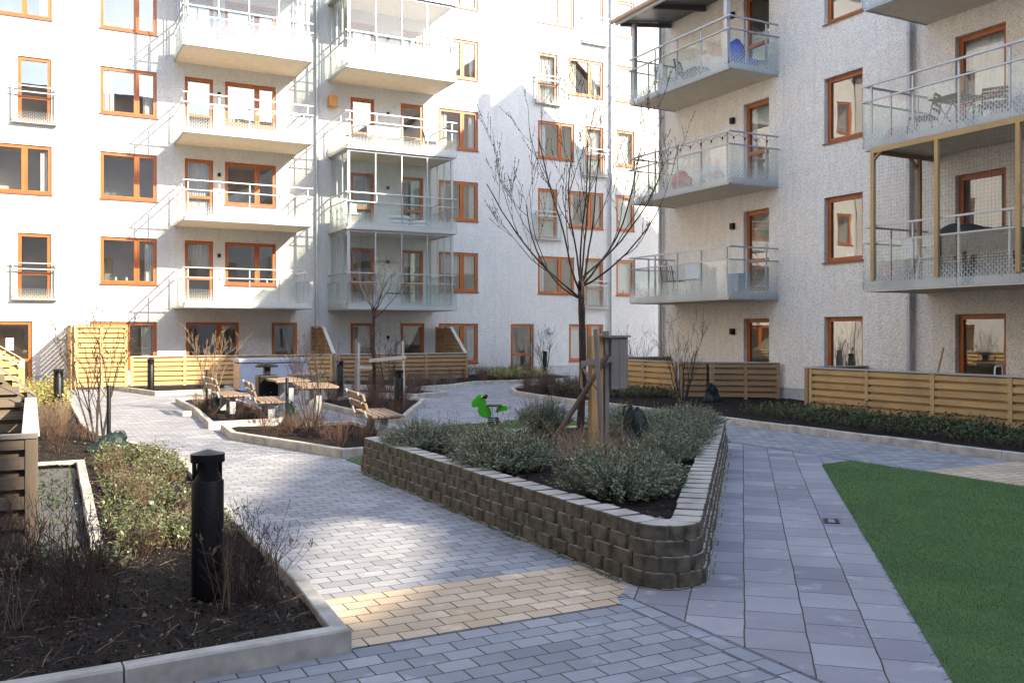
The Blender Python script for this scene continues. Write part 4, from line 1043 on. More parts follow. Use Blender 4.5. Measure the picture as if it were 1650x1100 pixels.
# --- trees
def big_tree():
    rng = random.Random(77); m = MB(); bd = []
    r_ = empty('bare_tree', (5.95, 9.55, SOILZ - .05))
    pts = []; rad = []
    for i in range(17):
        z = i * .13; pts.append(Vector((.03 * math.sin(z * 2.1) + .02 * z, .02 * math.cos(z * 1.7), z))); rad.append(.046 - .011 * i / 16 + .006 * rng.random() + (.016 if i == 0 else 0))
    m.tube(pts, rad, 12); top = pts[-1]
    # whorl of main limbs
    lim = MB()
    rgt = Vector((.885, -.465, 0)); fw = Vector((.465, .885, 0))
    spec = [(-.9, .2, .62, 2.5), (-.45, -.2, .9, 2.7), (.30, .1, .95, 2.4), (.75, -.3, .8, 2.5), (.05, .35, 1, 2.5), (.95, .3, .6, 2.4), (-.9, -.2, .30, 1.9), (-.12, -.5, .9, 2.3), (.12, -.1, 1, 2.5), (.9, -.1, .3, 1.9)]
    for j, (a, b_, c_, L) in enumerate(spec):
        d = (rgt * a * .8 + fw * b_ * .8 + Vector((0, 0, c_ * .75))).normalized(); base = top + Vector((0, 0, -.22 + .05 * (j % 6)))
        branch_rec(lim, rng, base, d, L * .74, .0135, 3, .12, .10, (2, 4), .58, 10, 7, .52, bd, .0021, .22)
    m.cur = 1
    for i in range(260):     # scaly bits of loose bark
        t = rng.uniform(0, .99); k = int(t * 16); p = pts[k].lerp(pts[k + 1], t * 16 - k); a = rng.uniform(0, 6.28); r = rad[k] * 1.0; n = Vector((math.cos(a), math.sin(a), 0)); s_ = Vector((-n.y, n.x, 0)) * rng.uniform(.006, .014)
        q = p + n * r; m.add([q - s_, q + s_, q + n * rng.uniform(.006, .02) + Vector((0, 0, rng.uniform(.008, .03)))], [(0, 1, 2)])
    m.build('trunk', [M['trunk'], M['flake']], r_, fix=False, smooth=False); bud_mesh(lim, [b for b in bd if rng.random() < .5], .007); lim.build('crown', M['twigblack'], r_, fix=False)
    return tag(r_, 'bare young tree with a dark scaly trunk growing from the block planter', 'tree')
big_tree()
def small_tree():
    rng = random.Random(5); m = MB(); bd = []; r_ = empty('bare_tree', (7.15, 20.6, .04)); pts = []; rad = []
    for i in range(15):
        z = i * .165; pts.append(Vector((.015 * math.sin(z * 3), .01, z))); rad.append(.055 - .02 * i / 14)
    m.tube(pts, rad, 10); m.cur = 1
    for i in range(420):
        t = rng.uniform(0, .99); k = int(t * 14); p = pts[k].lerp(pts[k + 1], t * 14 - k); a = rng.uniform(0, 6.28); n = Vector((math.cos(a), math.sin(a), 0)); s_ = Vector((-n.y, n.x, 0)) * rng.uniform(.012, .03)
        q = p + n * rad[k]; m.add([q - s_, q + s_, q + n * rng.uniform(.01, .03) + Vector((0, 0, rng.uniform(-.02, .03)))], [(0, 1, 2)])
    lim = MB(); top = pts[-1]
    for j in range(9):
        a = j * 2.4; el = rng.uniform(.35, 1.15); d = Vector((math.sin(el) * math.cos(a), math.sin(el) * math.sin(a), math.cos(el)))
        branch_rec(lim, rng, top + Vector((0, 0, -.05 * (j % 6))), d, 1.15 * rng.uniform(.7, 1.1), .013, 3, .08, .15, (2, 3), .6, 7, 6, .5, bd, .0028, .25)
    m.build('trunk', [M['trunk'], M['flake']], r_, fix=False); lim.build('crown', M['twig'], r_, fix=False)
    return tag(r_, 'young bare tree with peeling red brown bark in the bed behind the bench', 'tree')
small_tree()

# --- leafy ground covers
def leaves(poly, n, label, mat, h, size, seed, clump=None, stems=True, z=.07, name='groundcover', thr=(-.45, .15)):
    rng = random.Random(seed); xs = [p[0] for p in poly]; ys = [p[1] for p in poly]; m = MB(); k = 0
    while k < n:
        x = rng.uniform(min(xs), max(xs)); y = rng.uniform(min(ys), max(ys))
        if not inpoly(x, y, poly): continue
        f = noise.noise((x * 1.7, y * 1.7, seed)) + .5 * noise.noise((x * 5, y * 5, seed))
        if f < rng.uniform(*thr): continue
        k += 1; hh = h * rng.uniform(.35, 1) * (1 + .7 * f)
        p = Vector((x, y, z)); tip = p + Vector((rng.gauss(0, .45) * hh, rng.gauss(0, .45) * hh, hh)); m.cur = 1
        if stems: m.tube([p, p.lerp(tip, .5) + sphere_dir(rng) * .01, tip], [.0016, .0014, .001], 3, False)
        m.cur = 0
        for j in range(rng.randint(5, 9)):
            q = p.lerp(tip, rng.uniform(.3, 1.02)); d = sphere_dir(rng); d.z = abs(d.z) * .5 + .1; d.normalize(); L = size * rng.uniform(.6, 1.25)
            s_ = d.cross(Vector((rng.uniform(-.4, .4), rng.uniform(-.4, .4), 1))).normalized() * L * .27; u = Vector((0, 0, .12 * L)); 
            m.add([q, q + d * L * .35 - s_ + u, q + d * L * .75 - s_ * .8 + u, q + d * L, q + d * L * .75 + s_ * .8 + u, q + d * L * .35 + s_ + u], [(0, 1, 2, 3, 4, 5)])
    o = m.build(name, [M[mat], M['twigpale']], fix=False); tag(o, label, 'ground cover', kind='stuff'); return o
leaves([(-.9, 7.0), (-.2, 7.2), (.45, 7.0), (.85, 7.0), (1.25, 7.1), (1.5, 8.0), (1.5, 9.5), (1.6, 12.2), (1.5, 13.6), (1.0, 14.4), (.75, 13.2), (.7, 10.5), (.5, 7.9), (-.9, 7.8)], 2500, 'glossy leafed ground cover catching light in the left bed', 'ivy', .16, .038, 3, thr=(-.15, .45))
leaves([(.05, 8.0), (.38, 8.0), (.46, 12.8), (.05, 12.8)], 130, 'sparse weeds and dead leaves on the gravel strip', 'dkleaf', .05, .03, 21, stems=False, z=.035, name='weeds')
leaves([(12.6, 6), (15.0, 6), (15.0, 15.2), (13.2, 14.8), (12.8, 12)], 2600, 'low dark green ground cover along the right hand pine fence', 'dkleaf', .2, .05, 4)
leaves([(13.5, 19.4), (15, 19), (15, 22.8), (13.4, 23.4), (12.6, 21.6)], 1500, 'dark green ground cover below the hanging box', 'dkleaf', .28, .055, 6)
leaves([(-.3, 21), (.7, 21.2), (.7, 28.8), (-.1, 28.8)], 1200, 'yellow green plants in the sunny far end of the left bed', 'yelleaf', .45, .06, 8)
leaves([(14.9, 29.3), (17, 29.3), (17.6, 31.5), (15, 31.5)], 500, 'yellow green low plants beside the end of the brown fence', 'yelleaf', .38, .07, 12)
# fallen twigs and stalks over the near bed
rng = random.Random(44); m = MB(); k = 0
NB_ = [(-1.2, 4.95), (1.45, 5.0), (1.5, 9), (1.6, 12.2), (1.5, 13.8), (.7, 14), (.6, 9), (.5, 7.6), (-1.2, 7.6)]
while k < 900:
    x = rng.uniform(-1.2, 1.6); y = rng.uniform(4.95, 13.8)
    if not inpoly(x, y, NB_): continue
    k += 1; a = rng.uniform(0, 6.28); L = rng.uniform(.03, .16); q = Vector((x, y, .085 + rng.uniform(-.01, .02))); d = Vector((math.cos(a), math.sin(a), rng.uniform(-.05, .35))) * L
    m.cur = 0 if rng.random() < .45 else 1
    m.tube([q, q + d * .5 + sphere_dir(rng) * .008, q + d], [.0016, .0014, .0009], 3, False)
tag(m.build('fallen_twigs', [M['straw'], M['twigred']], fix=False), 'dry twigs and stalks scattered over the left planting bed', 'twigs', kind='stuff')
def perennial(seed, h, n):
    rng = random.Random(seed); m = MB()
    for i in range(n):
        e = Vector((rng.gauss(0, .09), rng.gauss(0, .09), h * rng.uniform(.6, 1))); b0 = Vector((rng.gauss(0, .03), rng.gauss(0, .03), 0)); md = b0.lerp(e, .55) + sphere_dir(rng) * .015
        m.tube([b0, md, e], [.0022, .0018, .0013], 4, False)
        for _ in range(7):
            t = e + Vector((rng.uniform(-.028, .028), rng.uniform(-.028, .028), rng.uniform(.0, .03))); m.tube([e - Vector((0, 0, .02)), t], [.001, .0008], 3, False); bud_mesh(m, [(t, 0)], .0055)
    r_ = empty('dried_perennial'); m.build('stalks', M['twigpale'], r_, fix=False); return r_
for sd, x, y, h, lab in ((1, 1.03, 5.72, .52, 'dried umbel stalks in front of the near bollard'), (2, 1.52, 6.35, .34, 'small dried umbel stalk leaning over the near kerb'), (3, -.1, 5.9, .4, 'dried umbel stalks among the dark shrubs at the near left')):
    o = perennial(sd, h, 9 if sd != 2 else 3); o.location = (x, y, .07); tag(o, lab, 'dried plant')
# dry grass standing in the planter
rng = random.Random(14); m = MB()
for i in range(420):
    x = rng.gauss(5.55, .38); y = rng.gauss(8.75, .3); h = rng.uniform(.12, .42)
    p = Vector((x, y, SOILZ)); m.tube([p, p + Vector((rng.gauss(0, .1) * h, rng.gauss(0, .1) * h, h * .6)), p + Vector((rng.gauss(0, .28) * h, rng.gauss(0, .28) * h, h))], [.0022, .0018, .001], 3, False)
tag(m.build('dry_grass', M['straw'], fix=False), 'dry straw coloured stalks in the middle of the block planter', 'dry grass', kind='stuff')
rng = random.Random(15); m = MB()
for i in range(900):
    x = rng.uniform(3.9, 9); y = rng.uniform(5.3, 11)
    if not inpoly(x, y, ip): continue
    a = rng.uniform(0, 6.28); s_ = rng.uniform(.01, .04); u = Vector((math.cos(a), math.sin(a), rng.uniform(-.2, .6))) * s_; v = Vector((-math.sin(a), math.cos(a), rng.uniform(-.3, .3))) * s_ * .4; p = Vector((x, y, SOILZ + .025))
    m.add([p - u, p - v, p + u, p + v], [(0, 1, 2, 3)])
tag(m.build('leaf_litter', M['twigpale'], fix=False), 'dead leaves lying on the soil of the block planter', 'leaf litter', kind='stuff')
rng = random.Random(16); m = MB()
for i in range(1500):          # weeds in the foot of the planter and along the kerb
    if rng.random() < .5: t = rng.random(); x = 3.64 + rng.gauss(0, .008); y = 5.3 + t * 5.6
    elif rng.random() < .6: t = rng.random(); x = 1.66 + rng.gauss(0, .01) ; y = 6 + t * 6
    else: t = rng.random(); x = 4.35 + t * 4.9; y = 5.165 + t * 5.42
    if noise.noise((x * 4, y * 4, 0)) < .0: continue
    h = rng.uniform(.006, .03); a = rng.uniform(0, 6.28); m.add([(x - .004, y, .008), (x + .004, y, .008), (x + math.cos(a) * .015, y + math.sin(a) * .015, .01 + h)], [(0, 1, 2)])
tag(m.build('weeds', M['blade'], fix=False), 'tiny green weeds in the joints beside planter and kerb', 'weeds', kind='stuff')

# ------------------------------------------------------------------ street furniture
def bollard():
    r = empty('bollard_light')
    m = MB(); m.lathe([(.098, 0), (.098, .80), (.094, .806), (.090, .806)], 32); m.build('body', M['black'], r, smooth=True)
    m = MB(); m.lathe([(.089, .807), (.066, .86), (.062, .93)], 32); m.build('reflector_cone', M['black'], r, smooth=True)
    m = MB(); m.lathe([(.088, .921), (.104, .921), (.104, .972), (.004, 1.0)], 32); m.build('cap', M['black'], r, smooth=True)
    for k in (0, 1, 2):
        m = MB(); aa = [R(35 + 120 * k + t) for t in range(-24, 25, 6)]; m.prism([(.094 * math.cos(t), .094 * math.sin(t)) for t in aa] + [(.086 * math.cos(t), .086 * math.sin(t)) for t in aa[::-1]], .8, .93); m.build('strut', M['black'], r)
    return r
BL = bollard(); BP = [(.99, 6.02, 'black bollard light standing in the near left bed'), (.52, 21.6, 'black bollard light beyond the weathered fence cap'), (3.15, 29.0, 'grey looking sunlit bollard before the yellow pine fence'),
      (7.5, 24.4, 'dark bollard light before the brown far fence, left of the young birch'), (6.75, 17.9, 'black bollard light directly behind the third bench'), (19.0, 33.2, 'small black bollard beside the entrance door')]
for i, (x, y, lab) in enumerate(BP):
    o = BL if i == 0 else copy_tree(BL); o.location = (x, y, .02); o.rotation_euler.z = i; tag(o, lab, 'bollard', 'bollard lights of the courtyard')
def bench(L=1.5):
    r = empty('park_bench')          # x along the seat, y towards the back rest
    for i in range(5):
        y = -.24 + i * .105; m = MB(); m.box(-L / 2, L / 2, y - .045, y + .045, .42, .455); m.build('seat_slat', W3['teakx'], r, bevel=.004)
    for j, (y, z) in enumerate(((.315, .60), (.355, .74))):
        m = MB(); d = Vector((0, .27, .96)); n_ = Vector((0, .96, -.27)); a = Vector((0, y, z)) - d * .055 - n_ * .018
        p = [a, a + n_ * .036, a + n_ * .036 + d * .11, a + d * .11]; m.add([(-L / 2, q.y, q.z) for q in p] + [(L / 2, q.y, q.z) for q in p], [(0, 1, 2, 3), (7, 6, 5, 4), (0, 4, 5, 1), (1, 5, 6, 2), (2, 6, 7, 3), (3, 7, 4, 0)])
        m.build('back_slat', W3['teakx'], r, bevel=.004)
    for x in (-L / 2 + .22, L / 2 - .22):
        m = MB(); m.box(x - .04, x + .04, -.06, .06, 0, .385); m.build('leg', M['pipe'], r)
        m = MB(); m.box(x - .025, x + .025, -.28, .28, .386, .418); m.obar((x, .27, .41), (x, .42, .82), .05, .025); m.build('back_bracket', M['pipe'], r)
    return r
BN = bench()
# long axis of the three benches follows the bed edges
for i, (x, y, rz, lab) in enumerate(((5.02, 14.3, R(90 - 8), 'wooden bench with back rest in front of the sunny lawn strip'), (4.12, 18.15, R(90 - 6), 'wooden bench beside the island bed and the black bin'), (3.75, 20.3, R(90), 'wooden bench half hidden behind the first bench'))):
    o = BN if i == 0 else copy_tree(BN); o.location = (x, y, .01); o.rotation_euler.z = rz; tag(o, lab, 'bench', 'slatted benches')
def table():
    r = empty('outdoor_table')
    for i in range(6):
        m = MB(); m.box(-.75, .75, -.35 + i * .118, -.35 + i * .118 + .11, .70, .738); m.build('top_slat', W3['teakx'], r)
    for x in (-.5, .5):
        m = MB(); m.box(x - .05, x + .05, -.05, .05, 0, .66); m.box(x - .03, x + .03, -.3, .3, .661, .698); m.build('leg', M['pipe'], r)
    return r
TB = table()
for i, (x, y, rz, lab) in enumerate(((4.95, 17.75, R(82), 'wooden table nearest the green bag stake'), (4.98, 20.2, R(88), 'wooden table right behind the black bin'), (6.2, 22.8, R(60), 'wooden table half hidden by the birch bed'))):
    o = TB if i == 0 else copy_tree(TB); o.location = (x, y, .01); o.rotation_euler.z = rz; tag(o, lab, 'table', 'slatted tables')
bn = tag(empty('litter_bin', (4.72, 20.9, .01)), 'black litter bin with mushroom lid behind the bench', 'bin')
m = MB(); m.box(-.22, .22, -.2, .2, .12, .80); m.build('body', M['black'], bn, bevel=.03)
m = MB(); m.box(-.07, .07, -.07, .07, .801, .98); m.build('neck', M['black'], bn)
m = MB(); m.lathe([(.25, .981), (.255, 1.01), (.2, 1.05), (.05, 1.075)], 24); m.build('lid', M['black'], bn, smooth=True)
m = MB(); m.box(-.06, .06, -.06, .06, 0, .119); m.build('foot', M['pipe'], bn)
m = MB()
for x, z in ((-.03, .68), (.03, .68), (.05, .42)): m.tube([(x, -.215, z), (x, -.201, z)], .011, 8)
m.build('lock', M['alu'], bn)
sb = tag(empty('storage_box', (6.5, 28.3, .01)), 'pale grey blue lidded storage box in front of the slatted fence', 'storage box')
m = MB(); m.box(-1.0, 1.05, -.45, .45, .02, .84); m.build('body', M['bluegrey'], sb, bevel=.03)
m = MB(); m.box(-1.04, 1.09, -.49, .49, .86, .98); m.build('lid', M['bluegrey'], sb, bevel=.03)
m = MB(); m.box(-1.015, -1.001, -.44, .44, .05, .83); m.build('lit_end_sheet', M['peach'], sb)  # light on the box end, put into the peach colour of this sheet

# watering bags and black stakes
def bagobj(seed, h, r0):
    rng = random.Random(seed); n = 30; rows = 16; m = MB(); 
    for j in range(rows + 1):
        t = j / rows; rr = r0 * (1.0 - .15 * t - .62 * t * t) * (1 + .12 * math.sin(t * 9))
        for k in range(n):
            a = 2 * math.pi * k / n; f = 1 + .26 * noise.noise((math.cos(a) * 2.2 + seed, math.sin(a) * 2.2, t * 1.6)) + .14 * math.sin(a * 7 + t * 5 + seed) * (.4 + t)
            m.v.append((math.cos(a) * rr * f + .05 * t * t, math.sin(a) * rr * f * .8, h * t * (1 + .08 * math.sin(a * 3 + seed))))
    for j in range(rows):
        for k in range(n): m.f.append((j * n + k, j * n + (k + 1) % n, (j + 1) * n + (k + 1) % n, (j + 1) * n + k)); m.mi.append(0)
    m.f.append(tuple(rows * n + k for k in range(n))); m.mi.append(0)
    r = empty('watering_bag'); m.build('sack', M['bag'], r, smooth=True, fix=False)
    m = MB(); m.tube([(.02, 0, h * .95), (.06, .02, h * 1.1), (.14, .02, h * 1.08), (.16, 0, h * .85)], .012, 6); m.build('strap', M['blackmatt'], r, smooth=True)
    return r
BG = [bagobj(1, .42, .2), bagobj(2, .34, .19), bagobj(3, .55, .2)]
def setbag(k, x, y, z, rz, sc_, lab):
    key = ('bag', k); o = BG[k] if key not in first else copy_tree(BG[k]); first.add(key)
    o.location = (x, y, z); o.rotation_euler.z = rz; o.scale = sc_; tag(o, lab, 'watering bag', 'green tree watering bags')
setbag(2, 6.42, 9.0, SOILZ - .03, 2.2, (1.1, 1.1, .92), 'dark green watering bag slumped beside the planter posts')
setbag(0, 1.02, 14.35, .05, .5, (1.5, 1.1, .62), 'collapsed green watering bag under the left tall shrub')
setbag(1, 3.72, 21.3, .05, 1.2, (1.1, 1, 1.1), 'green watering bag at the sunlit pale shrub')
setbag(0, 4.22, 16.6, .05, 2.6, (.85, .85, 1.05), 'green watering bag in front of the nearest table')
setbag(1, 14.7, 17.5, .05, 3.6, (1.5, 1.3, 1.3), 'green watering bag before the diagonal brown fence')
setbag(0, 9.6, 24.5, .05, 1.0, (.9, .9, .8), 'small green watering bag by the thin black stake')
m = MB(); m.lathe([(.03, 0), (.03, .92), (.024, .935)], 14); stk = m.build('black_stake', M['black'], smooth=True)
for i, (x, y, z, h, lab) in enumerate(((1.02, 14.75, .05, 1.0, 'black stake rising from the collapsed green bag'), (3.5, 21.4, .05, .95, 'black stake beside the sunlit pale shrub'), (4.15, 16.75, .05, .95, 'black stake in front of the nearest table'), (14.9, 17.9, .05, 1.0, 'black stake before the diagonal brown fence'), (9.45, 24.6, .05, .85, 'thin black stake beyond the bollard behind the third bench'))):
    o = stk if i == 0 else stk.copy()
    if i: COL.objects.link(o)
    o.location = (x, y, z); o.scale = (1, 1, h); tag(o, lab, 'stake', 'black stakes at the shrubs')

# posts, poles and the hanging wooden box in the planter
def pole(name, p, q, r, mat, lab, cat='stake', sq=False, w_=.09):
    m = MB()
    if sq: m.obar(p, q, w_, w_)
    else: m.tube([p, Vector(p).lerp(Vector(q), .5) + Vector((.008, 0, 0)), q], [r, r * .97, r * .9], 12)
    return tag(m.build(name, M[mat] if mat in M else W3[mat], bevel=.004 if sq else 0, smooth=not sq), lab, cat)
pole('tree_stake', (5.92, 9.0, .3), (5.86, 9.05, 1.80), .030, 'greywoodz', 'grey round stake just right of the tree trunk', 'tree stake')
lp = pole('support_pole', (5.35, 9.35, .34), (6.1, 9.15, 1.49), .032, 'stakez', 'dark brown pole leaning diagonally against the tree stake', 'pole')
ib = tag(empty('wooden_box_on_posts', (6.35, 9.5, SOILZ - .02)), 'weathered grey plank box mounted on two yellow pine posts', 'insect hotel')
m = MB(); m.box(-.27, -.18, -.03, .06, 0, 1.38); m.build('post', W3['pinez'], ib, bevel=.004)
m = MB(); m.box(-.11, -.045, .05, .12, 0, 1.40); m.build('post', W3['pinez'], ib, bevel=.004)
m = MB(); m.box(-.04, .02, .02, .08, 0, 1.44); m.build('post', W3['greywoodz'], ib, bevel=.004)
m = MB()
for i in range(2): m.box(.025 + i * .125, .145 + i * .125, -.02, .0, .72, 1.36)
m.box(.0252, .2698, .001, .22, .725, 1.355); m.build('box_body', W3['greywoodz'], ib)
m = MB(); m.box(-.1, .30, -.045, .25, 1.361, 1.385); m.build('box_roof', W3['greywoodx'], ib)
m = MB(); m.obar((-.46, -.09, 1.04), (.04, -.06, 1.10), .02, .07); m.build('cross_board', W3['greywoodx'], ib)
st = MB(); st.tube([(5.97, 9.55, 1.32), (5.90, 9.42, 1.1), (5.86, 9.2, .98)], [.02, .018, .015], 6); st.tube([(5.97, 9.52, 1.34), (5.93, 9.3, 1.22), (5.90, 9.08, 1.1)], [.018, .018, .016], 6)
tag(st.build('tree_strap', M['twigpale'], smooth=True), 'grey strap tying the planter tree to its stakes', 'strap')
for i, (dx, dy) in enumerate(((-.55, -.3), (.62, -.35), (-.35, .1))):
    pole('tree_stake', (7.15 + dx, 20.6 + dy, .05), (7.15 + dx * .95, 20.6 + dy, 1.62 - .05 * i), .032, 'capz' if i else 'greywoodz', ['pale stake left of the peeling young tree', 'pale sunlit stake right of the peeling young tree', 'thin grey stake just left of the peeling young tree'][i], 'tree stake')
m = MB(); m.obar((6.95, 20.35, 1.12), (7.8, 20.2, 1.19), .03, .08); m.obar((6.62, 20.35, .98), (7.05, 20.45, .95), .03, .07)
tag(m.build('stake_board', W3['capx']), 'pale cross boards nailed between the stakes of the peeling young tree', 'board')

# spring rocker
hr = tag(empty('spring_rocker', (7.5, 15.0, .01), R(-27.7)), 'bright green horse shaped spring rocker on the sunny lawn strip', 'spring rocker'); hr.scale = (1.12, 1.12, 1.08)
def zp(L): return [((x - 620) * .00097, (790 - y) * .00097 + .03) for x, y in L]
body = zp([(380, 218), (430, 222), (470, 270), (492, 330), (505, 420), (560, 470), (590, 560), (570, 622), (500, 632), (420, 618), (375, 570), (355, 500), (362, 440), (330, 438), (272, 450), (247, 410), (252, 350), (300, 290), (345, 240)])
tail = zp([(760, 410), (835, 412), (868, 450), (852, 498), (780, 510), (722, 520), (680, 552), (652, 520), (690, 455)])
m = MB(); m.extr(body, 1, -.05, .05); m.build('body', M['green'], hr, bevel=.012)
m = MB(); m.extr(tail, 1, -.045, .045); m.build('tail', M['green'], hr, bevel=.012)
m = MB(); m.box(*[(v - 620) * .00097 for v in (512, 765)], -.12, .12, .375, .405); m.build('seat', M['dark'], hr, bevel=.01)
m = MB(); m.tube([zp([(455, 262)])[0][0:1] + (-.16, zp([(455, 262)])[0][1]), zp([(455, 262)])[0][0:1] + (.16, zp([(455, 262)])[0][1])], .017, 10)
for s_ in (-.16, .13): m.lathe([(.0, -.03), (.028, -.02), (.03, .02), (.0, .03)], 12, (zp([(490, 262)])[0][0], s_, zp([(490, 262)])[0][1]))
m.build('handle', M['black'], hr, smooth=True)
m = MB(); e_ = zp([(425, 258)])[0]
for s_ in (-1, 1): m.tube([(e_[0], s_ * .0505, e_[1]), (e_[0], s_ * .056, e_[1])], .015, 12)
m.build('eye', M['white'], hr)
for s_ in (-1, 1):
    m = MB(); m.obar((-.03, s_ * .062, .37), (.03, s_ * .062, .08), .012, .09); m.build('side_plate', M['bluegrey'], hr)
m = MB(); m.tube([(.0 + .09 * math.cos(t * .5), .09 * math.sin(t * .5), .0 + t * .0026) for t in range(0, 75)], .012, 6); m.build('spring', M['dark'], hr, smooth=True)

# drain cover
dr = tag(empty('drain_cover', (6.56, 6.13, .013), SA), 'small rusty drain cover set into the large grey slabs', 'drain cover')
m = MB(); m.box(-.1, .1, -.07, -.055, 0, .006); m.box(-.1, .1, .055, .07, 0, .006); m.box(-.1, -.085, -.054, .054, 0, .006); m.box(.085, .1, -.054, .054, 0, .006); m.build('rim', M['cast'], dr)
m = MB(); m.box(-.0845, .0845, -.0535, .0535, 0, .002); m.build('plate', M['blackmatt'], dr)
m = MB()
for x in (-.04, .04): m.tube([(x + .025 * math.cos(t), .025 * math.sin(t), .004) for t in np.linspace(0, 6.283, 13)], .005, 5, False)
m.box(-.004, .004, -.03, .03, .002, .0055); m.build('cast_rings', M['pipe'], dr)
m = MB(); m.box(-.09, .09, -.05, .05, 0, .11)
tag(m.build('loose_block', M['kerb'], bevel=.006), 'small loose grey block against the island bed kerb', 'block').location = (2.9, 20.2, .01)

# ------------------------------------------------------------------ things on balconies and patios
def chair(mat, back='slat', w_=.5):
    r = empty('chair')
    m = MB(); m.box(-w_ / 2, w_ / 2, -.22, .22, .42, .45); m.build('seat', M[mat], r, bevel=.006)
    for sx in (-1, 1):
        m = MB(); m.tube([(sx * w_ * .46, -.2, .42), (sx * w_ * .5, -.26, 0)], .012, 6); m.build('leg', M[mat], r)
        m = MB(); m.tube([(sx * w_ * .46, .28, 0), (sx * w_ * .46, .2, .44), (sx * w_ * .45, .3, .86)], .012, 6); m.build('leg', M[mat], r)
    m = MB()
    if back == 'slat':
        for z in (.56, .66, .76, .84): m.box(-w_ * .45, w_ * .45, .235 + (z - .5) * .2, .25 + (z - .5) * .2, z - .028, z + .028)
    elif back == 'bars':
        for i in range(7): x = -w_ * .4 + i * w_ * .8 / 6; m.tube([(x, .2, .45), (x * 1.1, .29, .84)], .008, 5)
        m.tube([(-w_ * .47, .22, .62), (-w_ * .42, .3, .86), (0, .32, .9), (w_ * .42, .3, .86), (w_ * .47, .22, .62)], .014, 6)
    else: m.box(-w_ * .45, w_ * .45, .24, .27, .46, .88)
    m.build('backrest', M[mat], r); return r
CH_ = {k: chair(*v) for k, v in {'folding': ('dark', 'slat'), 'dark': ('dark', 'bars', .55), 'white': ('white', 'full'), 'cream': ('cloth', 'full', .55)}.items()}
def setchair(k, x, y, z, rz, lab):
    key = ('ch', k); o = CH_[k] if key not in first else copy_tree(CH_[k]); first.add(key); o.location = (x, y, z + .003); o.rotation_euler.z = rz; tag(o, lab, 'chair', 'chairs on the balconies')
def zf(k): return 2.81 + 2.9 * (k - 1)
setchair('dark', 10.6, 32.7, zf(3), -.9, 'dark chair at the left end of the open balcony between glazed ones'); setchair('cream', 11.4, 32.5, zf(3), .3, 'cream chair left of centre on the open balcony between glazed ones')
setchair('cream', 12.1, 32.6, zf(3), -.3, 'cream chair in the middle of the open balcony between glazed ones'); setchair('dark', 13.6, 32.6, zf(3), 1.2, 'dark chair at the right end of the open balcony between glazed ones')
setchair('cream', 10.6, 32.8, zf(2), .2, 'cream chair beside the pile of white cushions'); setchair('white', 5.2, 32.5, zf(4), .4, 'white chair on the top left glazed balcony, left side')
setchair('white', 7.6, 32.5, zf(4), -.4, 'white chair on the top left glazed balcony, right side'); setchair('dark', 12.9, 32.7, zf(4), .5, 'dark chair on the upper right glazed balcony of the white block')
setchair('dark', 16.4, 21.2, zf(1), 1.6, 'dark barred chair on the lowest balcony of the grey block'); setchair('white', 16.2, 20.3, zf(1), -1.2, 'white chair on the lowest balcony of the grey block')
setchair('white', 16.3, 21.4, zf(3), 1.5, 'white chair under the canopy of the top grey balcony'); setchair('dark', 16.4, 20.6, zf(3), .5, 'dark chair under the canopy of the top grey balcony')
setchair('folding', 16.2, 12.7, zf(2), R(200), 'folding slatted chair left of the table on the right middle balcony'); setchair('folding', 16.5, 11.35, zf(2), R(-60), 'folding slatted chair right of the table on the right middle balcony')
setchair('white', 16.0, 12.6, zf(1), 1.3, 'white chair inside the wooden net frame')
def small_table(mat, x, y, z, lab, w_=.7, h=.72):
    r = tag(empty('small_table', (x, y, z + .003)), lab, 'table')
    m = MB()
    for i in range(6): a = -w_ / 2 + i * w_ / 6; m.box(a, a + w_ / 6 - .012, -w_ / 2, w_ / 2, h - .02, h)
    m.build('top', M[mat], r); m = MB()
    for s_ in (-1, 1): m.tube([(s_ * w_ * .4, -w_ * .35, 0), (s_ * w_ * .4, w_ * .35, h - .03)], .011, 6); m.tube([(s_ * w_ * .38, w_ * .35, 0), (s_ * w_ * .38, -w_ * .35, h - .03)], .011, 6)
    m.build('legs', M['dark'], r)
small_table('dark', 16.3, 12.05, zf(2), 'dark slatted folding table on the right middle balcony'); small_table('dark', 12.6, 32.6, zf(3), 'dark low table on the open balcony between glazed ones', .6, .5)
small_table('dark', 12.3, 32.6, zf(1), 'low bench table on the lowest glazed balcony', .9, .45)
def blob(name, mat, x, y, z, sx, sy, sz, lab, cat, seed=0, flat=False):
    bm = bmesh.new(); bmesh.ops.create_icosphere(bm, subdivisions=3, radius=1)
    for v in bm.verts:
        f = 1 + .16 * noise.noise(v.co * 2.2 + Vector((seed, seed, 0))); v.co = Vector((v.co.x * sx * f, v.co.y * sy * f, (max(-.75, v.co.z) + .75) / 1.75 * sz * f))
    me = bpy.data.meshes.new(name); bm.to_mesh(me); bm.free(); me.materials.append(M[mat]); me.polygons.foreach_set('use_smooth', [True] * len(me.polygons))
    o = bpy.data.objects.new(name, me); COL.objects.link(o); o.location = (x, y, z + .003); return tag(o, lab, cat)
z_ = zf(2)
for i in range(3): blob('seat_cushion', 'white', 12.3, 32.5, z_ + i * .155, .42, .28, .16, ['bottom', 'middle', 'topmost'][i] + ' white cushion of the pile on the glazed balcony', 'cushion', i)['group'] = 'piled white cushions'
for i in range(2): blob('seat_cushion', 'white', 13.1, 32.4, z_ + i * .155, .36, .28, .16, ['lower', 'upper'][i] + ' white cushion right of the taller pile', 'cushion', i + 5)['group'] = 'piled white cushions'
blob('pouf', 'cloth', 16.1, 19.2, zf(2), .34, .34, .5, 'round beige pouf on the balcony with string lights', 'pouf', 3)
